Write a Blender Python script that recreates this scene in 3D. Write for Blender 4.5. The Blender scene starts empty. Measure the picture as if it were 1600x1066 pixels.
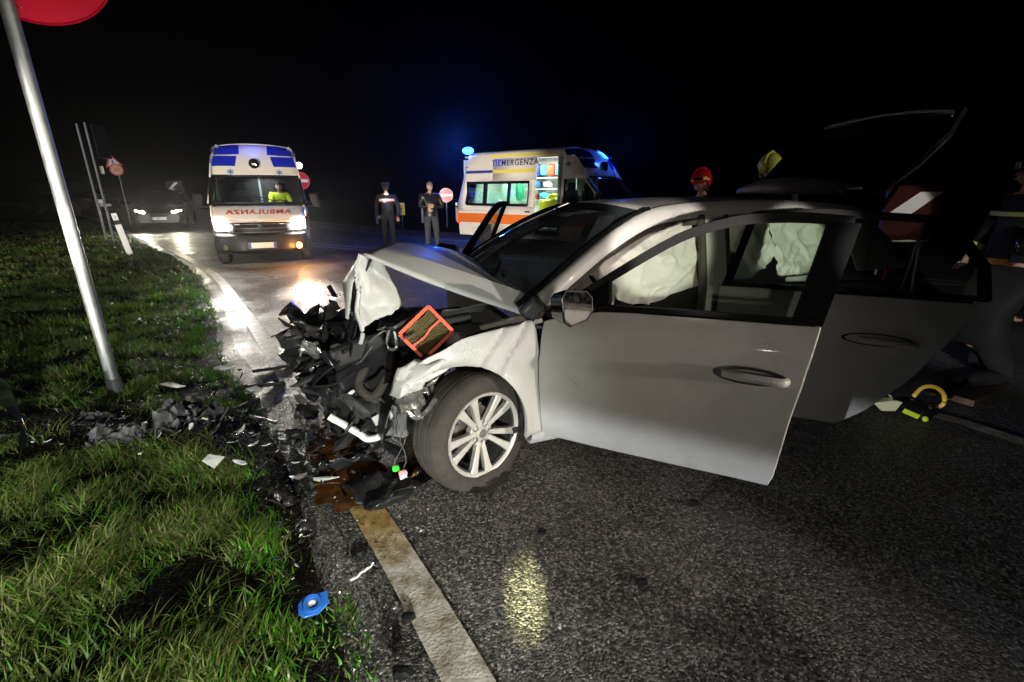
import bpy, bmesh, math, random
import numpy as np
from mathutils import Vector, Matrix, noise
R = math.radians
sc = bpy.context.scene
COL = sc.collection
rnd = random.Random(7)

# ------------------------------------------------------------- camera, world, lamps, exposure
cam = bpy.data.cameras.new('camera'); cam.sensor_width = 36; cam.lens = 725/1600*36
cam.clip_start = .05; cam.clip_end = 500
co = bpy.data.objects.new('camera', cam); COL.objects.link(co)
co.location = (0, 0, 1.515); co.rotation_euler = (R(90-17.7), 0, 0)
sc.camera = co
W = bpy.data.worlds.new('World'); sc.world = W; W.use_nodes = True
wn = W.node_tree.nodes; wl = W.node_tree.links
sky = wn.new('ShaderNodeTexSky'); sky.sky_type = 'NISHITA'; sky.sun_disc = False
sky.sun_elevation = R(-4); sky.sun_rotation = R(200)
wl.new(sky.outputs[0], wn['Background'].inputs[0]); wn['Background'].inputs[1].default_value = .012
sc.view_settings.view_transform = 'Standard'; sc.view_settings.look = 'None'
sc.view_settings.gamma = 1; sc.view_settings.exposure = 0; sc.view_settings.use_curve_mapping = False
sc.cycles.use_denoising = True
sc.cycles.max_bounces = 6; sc.cycles.sample_clamp_indirect = 4

def spot(name, loc, to, watts, deg, blend=.3, col=(1, .95, .85), rad=.05):
    l = bpy.data.lights.new(name, 'SPOT'); l.energy = watts; l.spot_size = R(deg); l.spot_blend = blend
    l.color = col; l.shadow_soft_size = rad
    o = bpy.data.objects.new(name, l); COL.objects.link(o); o.location = loc
    o.rotation_euler = (Vector(to)-Vector(loc)).to_track_quat('-Z', 'Y').to_euler()
    return o
def point(name, loc, watts, col, rad=.08):
    l = bpy.data.lights.new(name, 'POINT'); l.energy = watts; l.color = col; l.shadow_soft_size = rad
    o = bpy.data.objects.new(name, l); COL.objects.link(o); o.location = loc
    return o
# rescue vehicles standing behind the photographer: dipped headlamps (cool, sharp cut-off), main beams on
# the ambulances, a warm work light at bumper height, a pocket torch, and added fill spots as marked
HB = Vector((-4.3, -6.0, 1.1))
for hx, hy, pw, az_ in ((-7.0, -4.9, 2300, 44), (-8.2, -3.9, 1300, 46)):
    az = R(az_); spot('dipped_headlight', (hx, hy, .58), (hx+.492*math.sin(az), hy+.492*math.cos(az), .58-.870), pw, 120, .02, (.90, .95, 1), .05)
spot('main_and_fill_beam', HB, (-6.0, 11.2, 1.9), 11000, 15, .6, (1, .87, .68), .08)
spot('main_and_fill_beam', HB+Vector((1.2, 0, 0)), (-1.4, 13.5, 1.5), 17000, 16, .6, (1, .92, .80), .08)
spot('main_and_fill_beam', HB+Vector((1.45, 0, 0)), (-3.12, 22, 1.5), 30000, 3.0, .4, (1, .93, .84), .05)  # narrow beam added so the right no entry sign shines like a reflector
spot('main_and_fill_beam', (-14.2, -5, 1.1), (-7.72, 18.5, 1.98), 16000, 3.6, .4, (1, .93, .84), .05)  # added beam standing in for the other no entry sign's retroreflection
spot('main_and_fill_beam', HB, (-16.4, 24, 2.0), 11000, 20, .5, (1, .93, .84), .05)  # wide beam added to brighten the far left signs and edge line
spot('work_and_fill_light', (-1.3, -4.3, 1.75), (-1.1, 2.6, 1.3), 330, 54, .9, (1, .90, .78), .09)
spot('fill_spot', (.62, -1.5, 1.50), (.88, 2.9, 1.22), 1500, 9.6, .45, (1, .93, .84), .03)  # narrow spot added to brighten the front curtain airbag
spot('work_and_fill_light', (5.8, -.7, 1.34), (-.9, 2.15, 1.02), 1400, 29, .6, (1, .90, .79), .07)
spot('work_and_fill_light', (1.4, -2.6, .80), (-2.2, 2.9, .22), 1700, 46, .9, (.94, 1, .92), .07)  # low fill added to brighten the verge grass
spot('fill_spot', (.50, -1.6, 1.52), (1.90, 3.25, 1.19), 1500, 6.4, .5, (1, .95, .86), .03)  # second spot added to brighten the rear airbags
spot('fill_spot', (.2, -1, 1.9), (5.56, 6.9, 1.28), 1000, 4.6, .4, (1, .93, .86), .03)  # added beam in place of the hazard board's retroreflection
spot('rescue_lamp', (8.6, 3.0, 2.0), (3.1, 3.9, 1.95), 420, 11, .7, (1, .95, .88), .05)
spot('fill_spot', (.9, -1.2, 1.6), (4.5, 4.25, .55), 650, 15, .8, (1, .94, .85), .03)  # added beam in place of retroreflection from the right firefighter's bands
spot('rescue_lamp', (8.5, 3.2, 2.1), (2.9, 6.2, 1.85), 420, 13, .6, (1, .95, .85), .05)
spot('torch_beam', (.10, -1.0, .90), (.055, 1.42, 0), 2300, 4.4, 1.0, (.95, 1, .50), .012)

# ------------------------------------------------------------- helpers
class MB:
    def __init__(s): s.v = []; s.f = []; s.m = []
    def add(s, vs, fs, m=0):
        k = len(s.v); s.v += [tuple(v) for v in vs]
        for f in fs: s.f.append(tuple(i+k for i in f)); s.m.append(m)
        return s
    def box(s, c, d, rot=None, m=0):
        x, y, z = d[0]/2, d[1]/2, d[2]/2
        vs = [Vector((a*x, b*y, e*z)) for e in (-1, 1) for b in (-1, 1) for a in (-1, 1)]
        if rot is not None:
            if not isinstance(rot, Matrix): rot = Matrix.Rotation(rot[2], 3, 'Z') @ Matrix.Rotation(rot[1], 3, 'Y') @ Matrix.Rotation(rot[0], 3, 'X')
            vs = [rot @ v for v in vs]
        c = Vector(c)
        return s.add([v+c for v in vs], [(0,2,3,1),(4,5,7,6),(0,1,5,4),(2,6,7,3),(0,4,6,2),(1,3,7,5)], m)
    def tube(s, pts, r, n=8, cap=True, m=0, flat=1.0, up=(0,0,1)):
        pts = [Vector(p) for p in pts]; N = len(pts); rings = []
        up = Vector(up)
        for i, p in enumerate(pts):
            t = (pts[min(i+1, N-1)]-pts[max(i-1, 0)])
            t = t.normalized() if t.length > 1e-9 else Vector((0,0,1))
            a = t.cross(up)
            if a.length < 1e-3: a = t.cross(Vector((1,0,0)))
            a.normalize(); b = a.cross(t).normalized()
            rr = r[i] if isinstance(r, (list, tuple)) else r
            off = math.pi/n if n == 4 else 0
            rings.append([p+a*rr*math.cos(off+6.28319*k/n)+b*rr*flat*math.sin(off+6.28319*k/n) for k in range(n)])
        vs = [v for q in rings for v in q]
        fs = [(i*n+k, i*n+(k+1) % n, (i+1)*n+(k+1) % n, (i+1)*n+k) for i in range(N-1) for k in range(n)]
        if cap: fs += [tuple(range(n-1, -1, -1)), tuple((N-1)*n+k for k in range(n))]
        return s.add(vs, fs, m)
    def grid(s, rows, m=0, skip=None, close=False):
        nr, nc = len(rows), len(rows[0]); fs = []
        for i in range(nr-1):
            for j in range(nc if close else nc-1):
                if skip and skip(i, j): continue
                fs.append((i*nc+j, i*nc+(j+1) % nc, (i+1)*nc+(j+1) % nc, (i+1)*nc+j))
        return s.add([p for r in rows for p in r], fs, m)
    def lathe(s, prof, n=32, axis='Y', c=(0,0,0), m=0, close=False):
        rows = []
        for k in range(n):
            a = 6.2831853*k/n; row = []
            for r, h in prof:
                x, y = r*math.cos(a), r*math.sin(a)
                row.append({'Y': (c[0]+x, c[1]+h, c[2]+y), 'Z': (c[0]+x, c[1]+y, c[2]+h), 'X': (c[0]+h, c[1]+x, c[2]+y)}[axis])
            rows.append(row)
        rows.append(rows[0]); return s.grid(rows, m, close=close)
    def poly(s, pts, m=0): return s.add(pts, [tuple(range(len(pts)))], m)
    def prism(s, pts, off, m=0):
        n = len(pts); off = Vector(off); pts = [Vector(p) for p in pts]
        return s.add(pts+[p+off for p in pts], [tuple(range(n-1, -1, -1)), tuple(range(n, 2*n))]+[(i, (i+1) % n, n+(i+1) % n, n+i) for i in range(n)], m)
    def ball(s, c, r, n=12, m=0, k=8):
        rx, ry, rz = r if isinstance(r, (tuple, list)) else (r, r, r)
        rows = [[(c[0]+rx*math.sin(math.pi*i/k)*math.cos(6.28319*j/n), c[1]+ry*math.sin(math.pi*i/k)*math.sin(6.28319*j/n), c[2]+rz*math.cos(math.pi*i/k)) for j in range(n)] for i in range(k+1)]
        return s.grid(rows, m, close=True)
    def xf(s, M, k=0):
        for i in range(k, len(s.v)): s.v[i] = tuple(M @ Vector(s.v[i]))
        return s
    def build(s, name, mat, parent=None, smooth=35, bevel=0, solid=0, sub=0, weld=False, solidoff=-1):
        me = bpy.data.meshes.new(name); me.from_pydata(s.v, [], s.f)
        mats = mat if isinstance(mat, (list, tuple)) else [mat]
        for q in mats: me.materials.append(q)
        if len(mats) > 1: me.polygons.foreach_set('material_index', s.m)
        bm = bmesh.new(); bm.from_mesh(me)
        if weld: bmesh.ops.remove_doubles(bm, verts=bm.verts, dist=1e-4)
        bmesh.ops.recalc_face_normals(bm, faces=bm.faces)
        bm.to_mesh(me); bm.free()
        if smooth:
            me.polygons.foreach_set('use_smooth', [True]*len(me.polygons)); me.set_sharp_from_angle(angle=R(smooth))
        o = bpy.data.objects.new(name, me); COL.objects.link(o)
        if parent: o.parent = parent
        if solid:
            q = o.modifiers.new('solid', 'SOLIDIFY'); q.thickness = solid; q.offset = solidoff
        if bevel:
            q = o.modifiers.new('bevel', 'BEVEL'); q.width = bevel; q.segments = 2; q.limit_method = 'ANGLE'; q.angle_limit = R(40)
        if sub:
            q = o.modifiers.new('sub', 'SUBSURF'); q.levels = q.render_levels = sub
        return o
def tag(o, label=None, cat=None, group=None, kind=None):
    if label: o['label'] = label
    if cat: o['category'] = cat
    if group: o['group'] = group
    if kind: o['kind'] = kind
    return o
def empty(name, loc=(0,0,0), rz=0, label=None, cat=None, group=None):
    o = bpy.data.objects.new(name, None); COL.objects.link(o); o.empty_display_size = .2
    o.location = loc; o.rotation_euler = (0, 0, rz)
    return tag(o, label, cat, group)
def copy_tree(o, parent=None):
    c = o.copy(); COL.objects.link(c)
    if parent: c.parent = parent
    for ch in list(o.children): copy_tree(ch, c)
    return c
def smoothpath(pts, n=6):
    P = [Vector(p) for p in pts]; P = [2*P[0]-P[1]]+P+[2*P[-1]-P[-2]]; out = []
    for i in range(1, len(P)-2):
        for k in range(n):
            t = k/n; a, b, c, d = P[i-1:i+3]
            out.append(.5*((2*b)+(c-a)*t+(2*a-5*b+4*c-d)*t*t+(3*b-a-3*c+d)*t**3))
    return out+[P[-2]]
def lerp(x, xs, ys):
    return float(np.interp(x, xs, ys))
def nz(p, s=1., o=0): return noise.noise(Vector((p[0]*s+o, p[1]*s-o, p[2]*s+.37*o)))

# ------------------------------------------------------------- materials
def mat(name, col, rough=.5, metal=0, spec=.5, var=0, scale=8, bump=0, bscale=60, bdist=.002, rvar=0, coat=0, emit=None, estr=0, trans=0, alpha=1, ior=1.45, sss=0):
    m = bpy.data.materials.new(name); m.use_nodes = True
    n, l = m.node_tree.nodes, m.node_tree.links; b = n['Principled BSDF']
    b.inputs['Base Color'].default_value = (*col, 1); b.inputs['Roughness'].default_value = rough
    b.inputs['Metallic'].default_value = metal; b.inputs['Specular IOR Level'].default_value = spec
    b.inputs['Coat Weight'].default_value = coat; b.inputs['Coat Roughness'].default_value = .06
    b.inputs['Transmission Weight'].default_value = trans; b.inputs['Alpha'].default_value = alpha; b.inputs['IOR'].default_value = ior
    if emit: b.inputs['Emission Color'].default_value = (*emit, 1); b.inputs['Emission Strength'].default_value = estr
    tc = n.new('ShaderNodeTexCoord')
    if var or rvar:
        t = n.new('ShaderNodeTexNoise'); t.inputs['Scale'].default_value = scale; t.inputs['Detail'].default_value = 6; t.inputs['Roughness'].default_value = .65
        l.new(tc.outputs['Object'], t.inputs['Vector'])
        if var:
            r = n.new('ShaderNodeValToRGB'); r.color_ramp.elements[0].position = .3; r.color_ramp.elements[1].position = .72
            r.color_ramp.elements[0].color = (*[c*(1-var) for c in col], 1); r.color_ramp.elements[1].color = (*[min(1, c*(1+var*.6)) for c in col], 1)
            l.new(t.outputs['Fac'], r.inputs['Fac']); l.new(r.outputs['Color'], b.inputs['Base Color'])
        if rvar:
            q = n.new('ShaderNodeMapRange'); q.inputs['From Min'].default_value = .3; q.inputs['From Max'].default_value = .7
            q.inputs['To Min'].default_value = max(.03, rough-rvar); q.inputs['To Max'].default_value = min(1, rough+rvar)
            l.new(t.outputs['Fac'], q.inputs['Value']); l.new(q.outputs['Result'], b.inputs['Roughness'])
    if bump:
        t2 = n.new('ShaderNodeTexNoise'); t2.inputs['Scale'].default_value = bscale; t2.inputs['Detail'].default_value = 5
        l.new(tc.outputs['Object'], t2.inputs['Vector'])
        bp = n.new('ShaderNodeBump'); bp.inputs['Strength'].default_value = bump; bp.inputs['Distance'].default_value = bdist
        l.new(t2.outputs['Fac'], bp.inputs['Height']); l.new(bp.outputs['Normal'], b.inputs['Normal'])
    return m
def glass(name, tint=(.8, .85, .82), refl=.0, rough=.02, dark=1.0):
    m = bpy.data.materials.new(name); m.use_nodes = True
    n, l = m.node_tree.nodes, m.node_tree.links; n.remove(n['Principled BSDF'])
    t = n.new('ShaderNodeBsdfTransparent'); t.inputs[0].default_value = (*[c*dark for c in tint], 1)
    g = n.new('ShaderNodeBsdfGlossy'); g.inputs['Roughness'].default_value = rough
    f = n.new('ShaderNodeFresnel'); f.inputs[0].default_value = 1.5
    x = n.new('ShaderNodeMixShader'); l.new(f.outputs[0], x.inputs[0]); l.new(t.outputs[0], x.inputs[1]); l.new(g.outputs[0], x.inputs[2])
    l.new(x.outputs[0], n['Material Output'].inputs[0]); return m
def emis(name, col, s):
    m = bpy.data.materials.new(name); m.use_nodes = True; b = m.node_tree.nodes['Principled BSDF']
    b.inputs['Base Color'].default_value = (*[min(.8, c) for c in col], 1); b.inputs['Emission Color'].default_value = (*col, 1); b.inputs['Emission Strength'].default_value = s
    b.inputs['Roughness'].default_value = .3; return m
M = {}
M['paint'] = mat('car_paint', (.45, .44, .42), .46, spec=.35, var=.10, scale=5, rvar=.08, coat=.05)
def spatter(m, lo, hi, col=(.10, .085, .07)):
    n, l = m.node_tree.nodes, m.node_tree.links; b = n['Principled BSDF']; tc = n.new('ShaderNodeTexCoord')
    a = n.new('ShaderNodeTexNoise'); a.inputs['Scale'].default_value = 240; a.inputs['Detail'].default_value = 3; l.new(tc.outputs['Object'], a.inputs[0])
    c = n.new('ShaderNodeTexNoise'); c.inputs['Scale'].default_value = 3.5; c.inputs['Detail'].default_value = 6; l.new(tc.outputs['Object'], c.inputs[0])
    ml = n.new('ShaderNodeMath'); ml.operation = 'MULTIPLY'; l.new(a.outputs[0], ml.inputs[0]); l.new(c.outputs[0], ml.inputs[1])
    r = n.new('ShaderNodeMapRange'); r.inputs['From Min'].default_value = lo; r.inputs['From Max'].default_value = hi; l.new(ml.outputs[0], r.inputs[0])
    x = n.new('ShaderNodeMix'); x.data_type = 'RGBA'; src = b.inputs['Base Color'].links[0].from_socket
    l.new(r.outputs[0], x.inputs[0]); l.new(src, x.inputs[6]); x.inputs[7].default_value = (*col, 1); l.new(x.outputs[2], b.inputs['Base Color'])
spatter(M['paint'], .335, .50)
M['wpaint'] = mat('ambulance_paint', (.74, .70, .64), .35, var=.05, scale=2, coat=.3)
M['black'] = mat('black_plastic', (.010, .010, .011), .46, spec=.22, rvar=.12, scale=12)
M['frameblack'] = mat('frame_black', (.004, .004, .0045), .5, spec=.08)
M['blackgloss'] = mat('black_gloss', (.006, .006, .007), .12, rvar=.05)
M['blackwet'] = mat('wet_black_plastic', (.014, .013, .013), .22, rvar=.12, scale=9, bump=.5, bscale=40, bdist=.006)
M['rubber'] = mat('rubber', (.050, .043, .037), .8, spec=.2, var=.3, scale=14, bump=.3, bscale=90)
M['greyplas'] = mat('grey_plastic', (.065, .065, .066), .4, var=.3, scale=10, bump=.3, bscale=30)
M['liner'] = mat('felt_liner', (.035, .035, .036), .6, var=.4, scale=14, bump=.6, bscale=40)
M['whiteplas'] = mat('white_plastic', (.62, .61, .58), .35, var=.15, scale=12)
M['silver'] = mat('crumpled_metal', (.62, .60, .57), .22, metal=.9, rvar=.12, scale=10, bump=.8, bscale=25, bdist=.01)
M['steel'] = mat('galvanised_steel', (.27, .28, .28), .5, metal=.75, var=.18, scale=18, rvar=.1)
M['alloy'] = mat('alloy', (.52, .49, .45), .4, metal=.3, var=.08, scale=20)
M['iron'] = mat('brake_iron', (.22, .19, .17), .45, metal=.7, var=.3)
M['chrome'] = mat('chrome', (.8, .8, .8), .08, metal=1)
M['dirtymetal'] = mat('engine_metal', (.13, .125, .12), .4, metal=.6, var=.4, scale=15, rvar=.15)
M['fabric'] = mat('dark_fabric', (.02, .02, .022), .9, var=.3)
M['airbag'] = mat('airbag_cloth', (.66, .63, .60), .85, var=.03, scale=7, bump=.5, bscale=14, bdist=.02)
_n, _l = M['airbag'].node_tree.nodes, M['airbag'].node_tree.links
_t = _n.new('ShaderNodeBsdfTranslucent'); _t.inputs[0].default_value = (.75, .71, .66, 1); _x = _n.new('ShaderNodeMixShader'); _x.inputs[0].default_value = .45
_l.new(_n['Principled BSDF'].outputs[0], _x.inputs[1]); _l.new(_t.outputs[0], _x.inputs[2]); _l.new(_x.outputs[0], _n['Material Output'].inputs[0])
M['glass'] = glass('tinted_glass', (.85, .93, .85))
M['clearglass'] = glass('clear_glass', (.9, .93, .92))
M['darkglass'] = glass('windscreen_glass', (.16, .19, .20), rough=.03)
_n, _l = M['darkglass'].node_tree.nodes, M['darkglass'].node_tree.links   # crazed laminate: a thin pale film
_d = _n.new('ShaderNodeBsdfDiffuse'); _d.inputs[0].default_value = (.075, .085, .095, 1); _x = _n.new('ShaderNodeMixShader'); _tx = _n.new('ShaderNodeTexNoise'); _tx.inputs['Scale'].default_value = 4; _tx.inputs['Detail'].default_value = 8
_r = _n.new('ShaderNodeMapRange'); _r.inputs['From Min'].default_value = .35; _r.inputs['From Max'].default_value = .7; _r.inputs['To Min'].default_value = .25; _r.inputs['To Max'].default_value = .75
_l.new(_tx.outputs[0], _r.inputs[0]); _l.new(_r.outputs[0], _x.inputs[0])
_o = _n['Material Output'].inputs[0].links[0].from_socket; _l.new(_o, _x.inputs[1]); _l.new(_d.outputs[0], _x.inputs[2]); _l.new(_x.outputs[0], _n['Material Output'].inputs[0])
M['mirror'] = mat('mirror_glass', (.20, .19, .18), .08, metal=1, rvar=.08, scale=40)
M['orange'] = mat('orange_rubber', (.85, .10, .03), .45, var=.12, scale=20)
M['pleat'] = mat('filter_paper', (.27, .22, .10), .9, var=.4, scale=40)
M['redsign'] = mat('red_sign_face', (.60, .006, .03), .3, coat=.3, var=.06, scale=5)
M['whitesign'] = mat('white_sign_face', (.8, .78, .76), .4)
M['blue'] = mat('blue_plastic', (.02, .11, .42), .3, var=.2, scale=25)
M['green'] = mat('green_connector', (.05, .75, .04), .4)
M['pink'] = mat('pink_connector', (.75, .30, .30), .4)
M['skin'] = mat('skin', (.52, .30, .22), .55, var=.08, scale=30)
M['navy'] = mat('navy_cloth', (.010, .011, .020), .85, var=.3)
M['leather'] = mat('black_leather', (.012, .012, .011), .38, bump=.6, bscale=18, bdist=.01, rvar=.1)
M['jeans'] = mat('dark_jeans', (.05, .055, .07), .9, var=.3)
M['hiviz'] = mat('hi_vis_yellow', (.62, .75, .03), .6)
M['orangestripe'] = mat('orange_stripe', (.72, .16, .02), .4)
M['yellowstripe'] = mat('yellow_stripe', (.80, .66, .08), .45)
M['bluestripe'] = mat('blue_stripe', (.03, .04, .30), .4)
M['textblue'] = mat('blue_lettering', (.02, .025, .08), .5)
M['textred'] = mat('red_lettering', (.55, .05, .04), .5)
M['fluid'] = mat('oily_fluid', (.15, .062, .012), .08, spec=.6, var=.8, scale=14, bump=.25, bscale=18, bdist=.004)
M['line'] = None
# ------------------------------------------------------------- ground
def ground_mat(name, c0, c1, stone, rough0, rough1, bdist, tint=(1, 1, 1)):
    m = bpy.data.materials.new(name); m.use_nodes = True
    n, l = m.node_tree.nodes, m.node_tree.links; b = n['Principled BSDF']
    tc = n.new('ShaderNodeTexCoord')
    v = n.new('ShaderNodeTexVoronoi'); v.inputs['Scale'].default_value = stone; v.inputs['Randomness'].default_value = 1
    l.new(tc.outputs['Object'], v.inputs['Vector'])
    v2 = n.new('ShaderNodeTexVoronoi'); v2.inputs['Scale'].default_value = stone*2.3; l.new(tc.outputs['Object'], v2.inputs['Vector'])
    big = n.new('ShaderNodeTexNoise'); big.inputs['Scale'].default_value = 1.3; big.inputs['Detail'].default_value = 7; big.inputs['Roughness'].default_value = .6
    l.new(tc.outputs['Object'], big.inputs['Vector'])
    # colour: each stone its own tone
    sep = n.new('ShaderNodeSeparateColor'); l.new(v.outputs['Color'], sep.inputs[0])
    ramp = n.new('ShaderNodeValToRGB'); e = ramp.color_ramp.elements
    e[0].color = (*c0, 1); e[1].color = (*[min(.6, c*2.4) for c in c1], 1); e[0].position = .2; q = e.new(.78); q.color = (*c1, 1)
    l.new(sep.outputs[0], ramp.inputs[0]); 
    mx = n.new('ShaderNodeMix'); mx.data_type = 'RGBA'; mx.blend_type = 'MULTIPLY'; mx.inputs[0].default_value = .75
    r2 = n.new('ShaderNodeValToRGB'); r2.color_ramp.elements[0].position = .32; r2.color_ramp.elements[1].position = .68
    r2.color_ramp.elements[0].color = (.42, .40, .38, 1); r2.color_ramp.elements[1].color = (1, .96, .92, 1)
    l.new(big.outputs[0], r2.inputs[0]); l.new(ramp.outputs[0], mx.inputs[6]); l.new(r2.outputs[0], mx.inputs[7])
    l.new(mx.outputs[2], b.inputs['Base Color'])
    mr = n.new('ShaderNodeMapRange'); mr.inputs['From Min'].default_value = .35; mr.inputs['From Max'].default_value = .65
    mr.inputs['To Min'].default_value = rough0; mr.inputs['To Max'].default_value = rough1
    l.new(big.outputs[0], mr.inputs[0]); l.new(mr.outputs[0], b.inputs['Roughness'])
    ad = n.new('ShaderNodeMath'); ad.operation = 'MULTIPLY_ADD'; ad.inputs[1].default_value = .45
    l.new(v2.outputs['Distance'], ad.inputs[0]); l.new(v.outputs['Distance'], ad.inputs[2])
    bp = n.new('ShaderNodeBump'); bp.invert = True; bp.inputs['Strength'].default_value = 1; bp.inputs['Distance'].default_value = bdist
    l.new(ad.outputs[0], bp.inputs['Height']); l.new(bp.outputs[0], b.inputs['Normal'])
    sm = n.new('ShaderNodeMapRange'); sm.inputs['From Min'].default_value = .33; sm.inputs['From Max'].default_value = .62; sm.inputs['To Min'].default_value = .35; sm.inputs['To Max'].default_value = 1
    l.new(big.outputs[0], sm.inputs[0]); l.new(sm.outputs[0], bp.inputs['Strength'])
    b.inputs['Specular IOR Level'].default_value = .5 if stone > 62 else .12
    return m
M['asphalt'] = ground_mat('wet_asphalt', (.033, .031, .029), (.225, .210, .196), 108, .27, .56, .018)
M['verge'] = ground_mat('verge_soil', (.006, .005, .004), (.020, .017, .010), 60, .6, .9, .02)
def line_mat():
    m = bpy.data.materials.new('road_paint'); m.use_nodes = True
    n, l = m.node_tree.nodes, m.node_tree.links; b = n['Principled BSDF']; tc = n.new('ShaderNodeTexCoord')
    t = n.new('ShaderNodeTexNoise'); t.inputs['Scale'].default_value = 11; t.inputs['Detail'].default_value = 8; t.inputs['Roughness'].default_value = .7
    l.new(tc.outputs['Object'], t.inputs['Vector'])
    r = n.new('ShaderNodeValToRGB'); r.color_ramp.elements[0].position = .36; r.color_ramp.elements[1].position = .62
    r.color_ramp.elements[0].color = (.26, .22, .15, 1); r.color_ramp.elements[1].color = (.74, .70, .62, 1)
    l.new(t.outputs[0], r.inputs[0])
    # oil stain spilt from the wreck, soaked into the paint round (-.78, 1.95)
    vm = n.new('ShaderNodeVectorMath'); vm.operation = 'DISTANCE'; vm.inputs[1].default_value = (-.80, 2.05, 0); l.new(tc.outputs['Object'], vm.inputs[0])
    dn = n.new('ShaderNodeMath'); dn.operation = 'MULTIPLY_ADD'; dn.inputs[1].default_value = .6; l.new(t.outputs[0], dn.inputs[0]); l.new(vm.outputs['Value'], dn.inputs[2])
    mr = n.new('ShaderNodeMapRange'); mr.inputs['From Min'].default_value = .55; mr.inputs['From Max'].default_value = .95; mr.inputs['To Min'].default_value = .92; mr.inputs['To Max'].default_value = 0
    l.new(dn.outputs[0], mr.inputs[0])
    mx = n.new('ShaderNodeMix'); mx.data_type = 'RGBA'; mx.blend_type = 'MULTIPLY'; l.new(mr.outputs[0], mx.inputs[0]); l.new(r.outputs[0], mx.inputs[6]); mx.inputs[7].default_value = (.80, .55, .16, 1)
    l.new(mx.outputs[2], b.inputs['Base Color'])
    b.inputs['Roughness'].default_value = .42
    v = n.new('ShaderNodeTexVoronoi'); v.inputs['Scale'].default_value = 90; l.new(tc.outputs['Object'], v.inputs['Vector'])
    bp = n.new('ShaderNodeBump'); bp.invert = True; bp.inputs['Strength'].default_value = .5; bp.inputs['Distance'].default_value = .003
    l.new(v.outputs['Distance'], bp.inputs['Height']); l.new(bp.outputs[0], b.inputs['Normal'])
    return m
M['line'] = line_mat()
tag(MB().grid([[(-90, -20, -.03), (90, -20, -.03)], [(-90, 110, -.03), (90, 110, -.03)]]).build('ground', M['verge'], smooth=0), kind='structure')
EDGE = [(1.9, -2.2), (.85, -.35), (-.052, 1.10), (-.464, 1.723), (-.64, 1.97), (-1.36, 3.02), (-2.185, 4.20), (-3.70, 6.30), (-7.16, 10.68), (-16.4, 20.2), (-30.1, 33.7), (-60, 60)]
EP = [Vector((p[0], p[1], 0)) for p in smoothpath([(a, b, 0) for a, b in EDGE], 10)]
def offs(P, d):
    out = []
    for i, p in enumerate(P):
        t = (P[min(i+1, len(P)-1)]-P[max(i-1, 0)]).normalized(); out.append(p+Vector((-t.y, t.x, 0))*d)
    return out
# grass edge: wobbly offset left of the painted line
gedge = [(1.0, -2.2), (.1, -.3), (-.50, 1.0), (-.62, 1.28), (-.82, 1.56), (-1.05, 1.95), (-1.45, 2.55), (-2.12, 3.34), (-2.85, 4.25), (-4.25, 6.35), (-7.65, 10.75), (-17.0, 20.3), (-31, 34), (-61, 60)]
GP = [Vector(p) for p in smoothpath([(a, b, 0) for a, b in gedge], 10)]
# asphalt: from the grass edge to the far verge
far = [(60, -2.2), (60, 0), (60, 2), (40, 8), (20, 13), (4, 16.5), (-3, 19.5), (-7, 23), (-14, 30), (-25, 42), (-50, 68)]
FP = smoothpath([(a, b, 0) for a, b in far], 13)
rows = []
for k in range(60):
    a = GP[int(k*(len(GP)-1)/59)]; b = FP[int(k*(len(FP)-1)/59)]
    rows.append([(a+(b-a)*t) - Vector((0, 0, .03 if t == 0 else 0)) for t in (0, .02, .3, .6, 1)])
tag(MB().grid(rows).build('road', M['asphalt'], smooth=0), kind='structure')
def ribbon(name, P, d0, d1, z):
    a, b = offs(P, d0), offs(P, d1)
    o = MB().grid([[p+Vector((0, 0, z)) for p in a], [p+Vector((0, 0, z)) for p in b]]).build(name, M['line'], smooth=0); return tag(o, kind='structure')
ribbon('road_edge_line', EP, 0, .15, .004)
mid = smoothpath([(-12, 19.2, 0), (-5.86, 14.5, 0), (-1.89, 12.5, 0), (1.2, 11.3, 0), (6, 9.2, 0), (14, 5, 0)], 8)
ribbon('road_centre_line', mid, 0, .14, .004); 
ribbon('road_centre_line', mid, -.30, -.44, .004)
ribbon('road_edge_line', smoothpath([(-9.5, 23, 0), (-6.6, 19.9, 0), (-2.2, 15.9, 0), (3, 14, 0), (12, 11, 0)], 8), 0, .14, .004)
ribbon('road_edge_line', smoothpath([(2.3, 4.1, 0), (2.96, 3.10, 0), (3.27, 2.6, 0), (4.2, .6, 0)], 8), -.06, .06, .004)

# verge surface, gently hummocky
def in_grass(x, y):
    return x < lerp(y, [p.y for p in GP], [p.x for p in GP])
def vh(x, y):
    e = lerp(y, [p.y for p in GP], [p.x for p in GP])-x
    if e <= 0: return -.02
    k = min(1, e/.5)
    return k*(.035+.05*nz((x, y, 0), 1.1, 3)+.025*nz((x, y, 0), 3.1, 8))+.02*min(e, 6)*.4
rows = []
ys = list(np.linspace(-2.2, 6, 60))+list(np.linspace(6.3, 16, 30))+list(np.linspace(17, 58, 24))
for y in ys:
    e = lerp(y, [p.y for p in GP], [p.x for p in GP]); row = []
    for t in [0, .04, .1, .18, .28, .4, .55, .7, .85, 1, 1.2, 1.45, 1.75, 2.1, 2.6, 3.2, 4, 5, 6.5, 9, 14, 25, 60]:
        x = e-t; row.append((x, y, vh(x, y)))
    rows.append(row)
tag(MB().grid(rows).build('verge', M['verge']), kind='structure')

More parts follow.
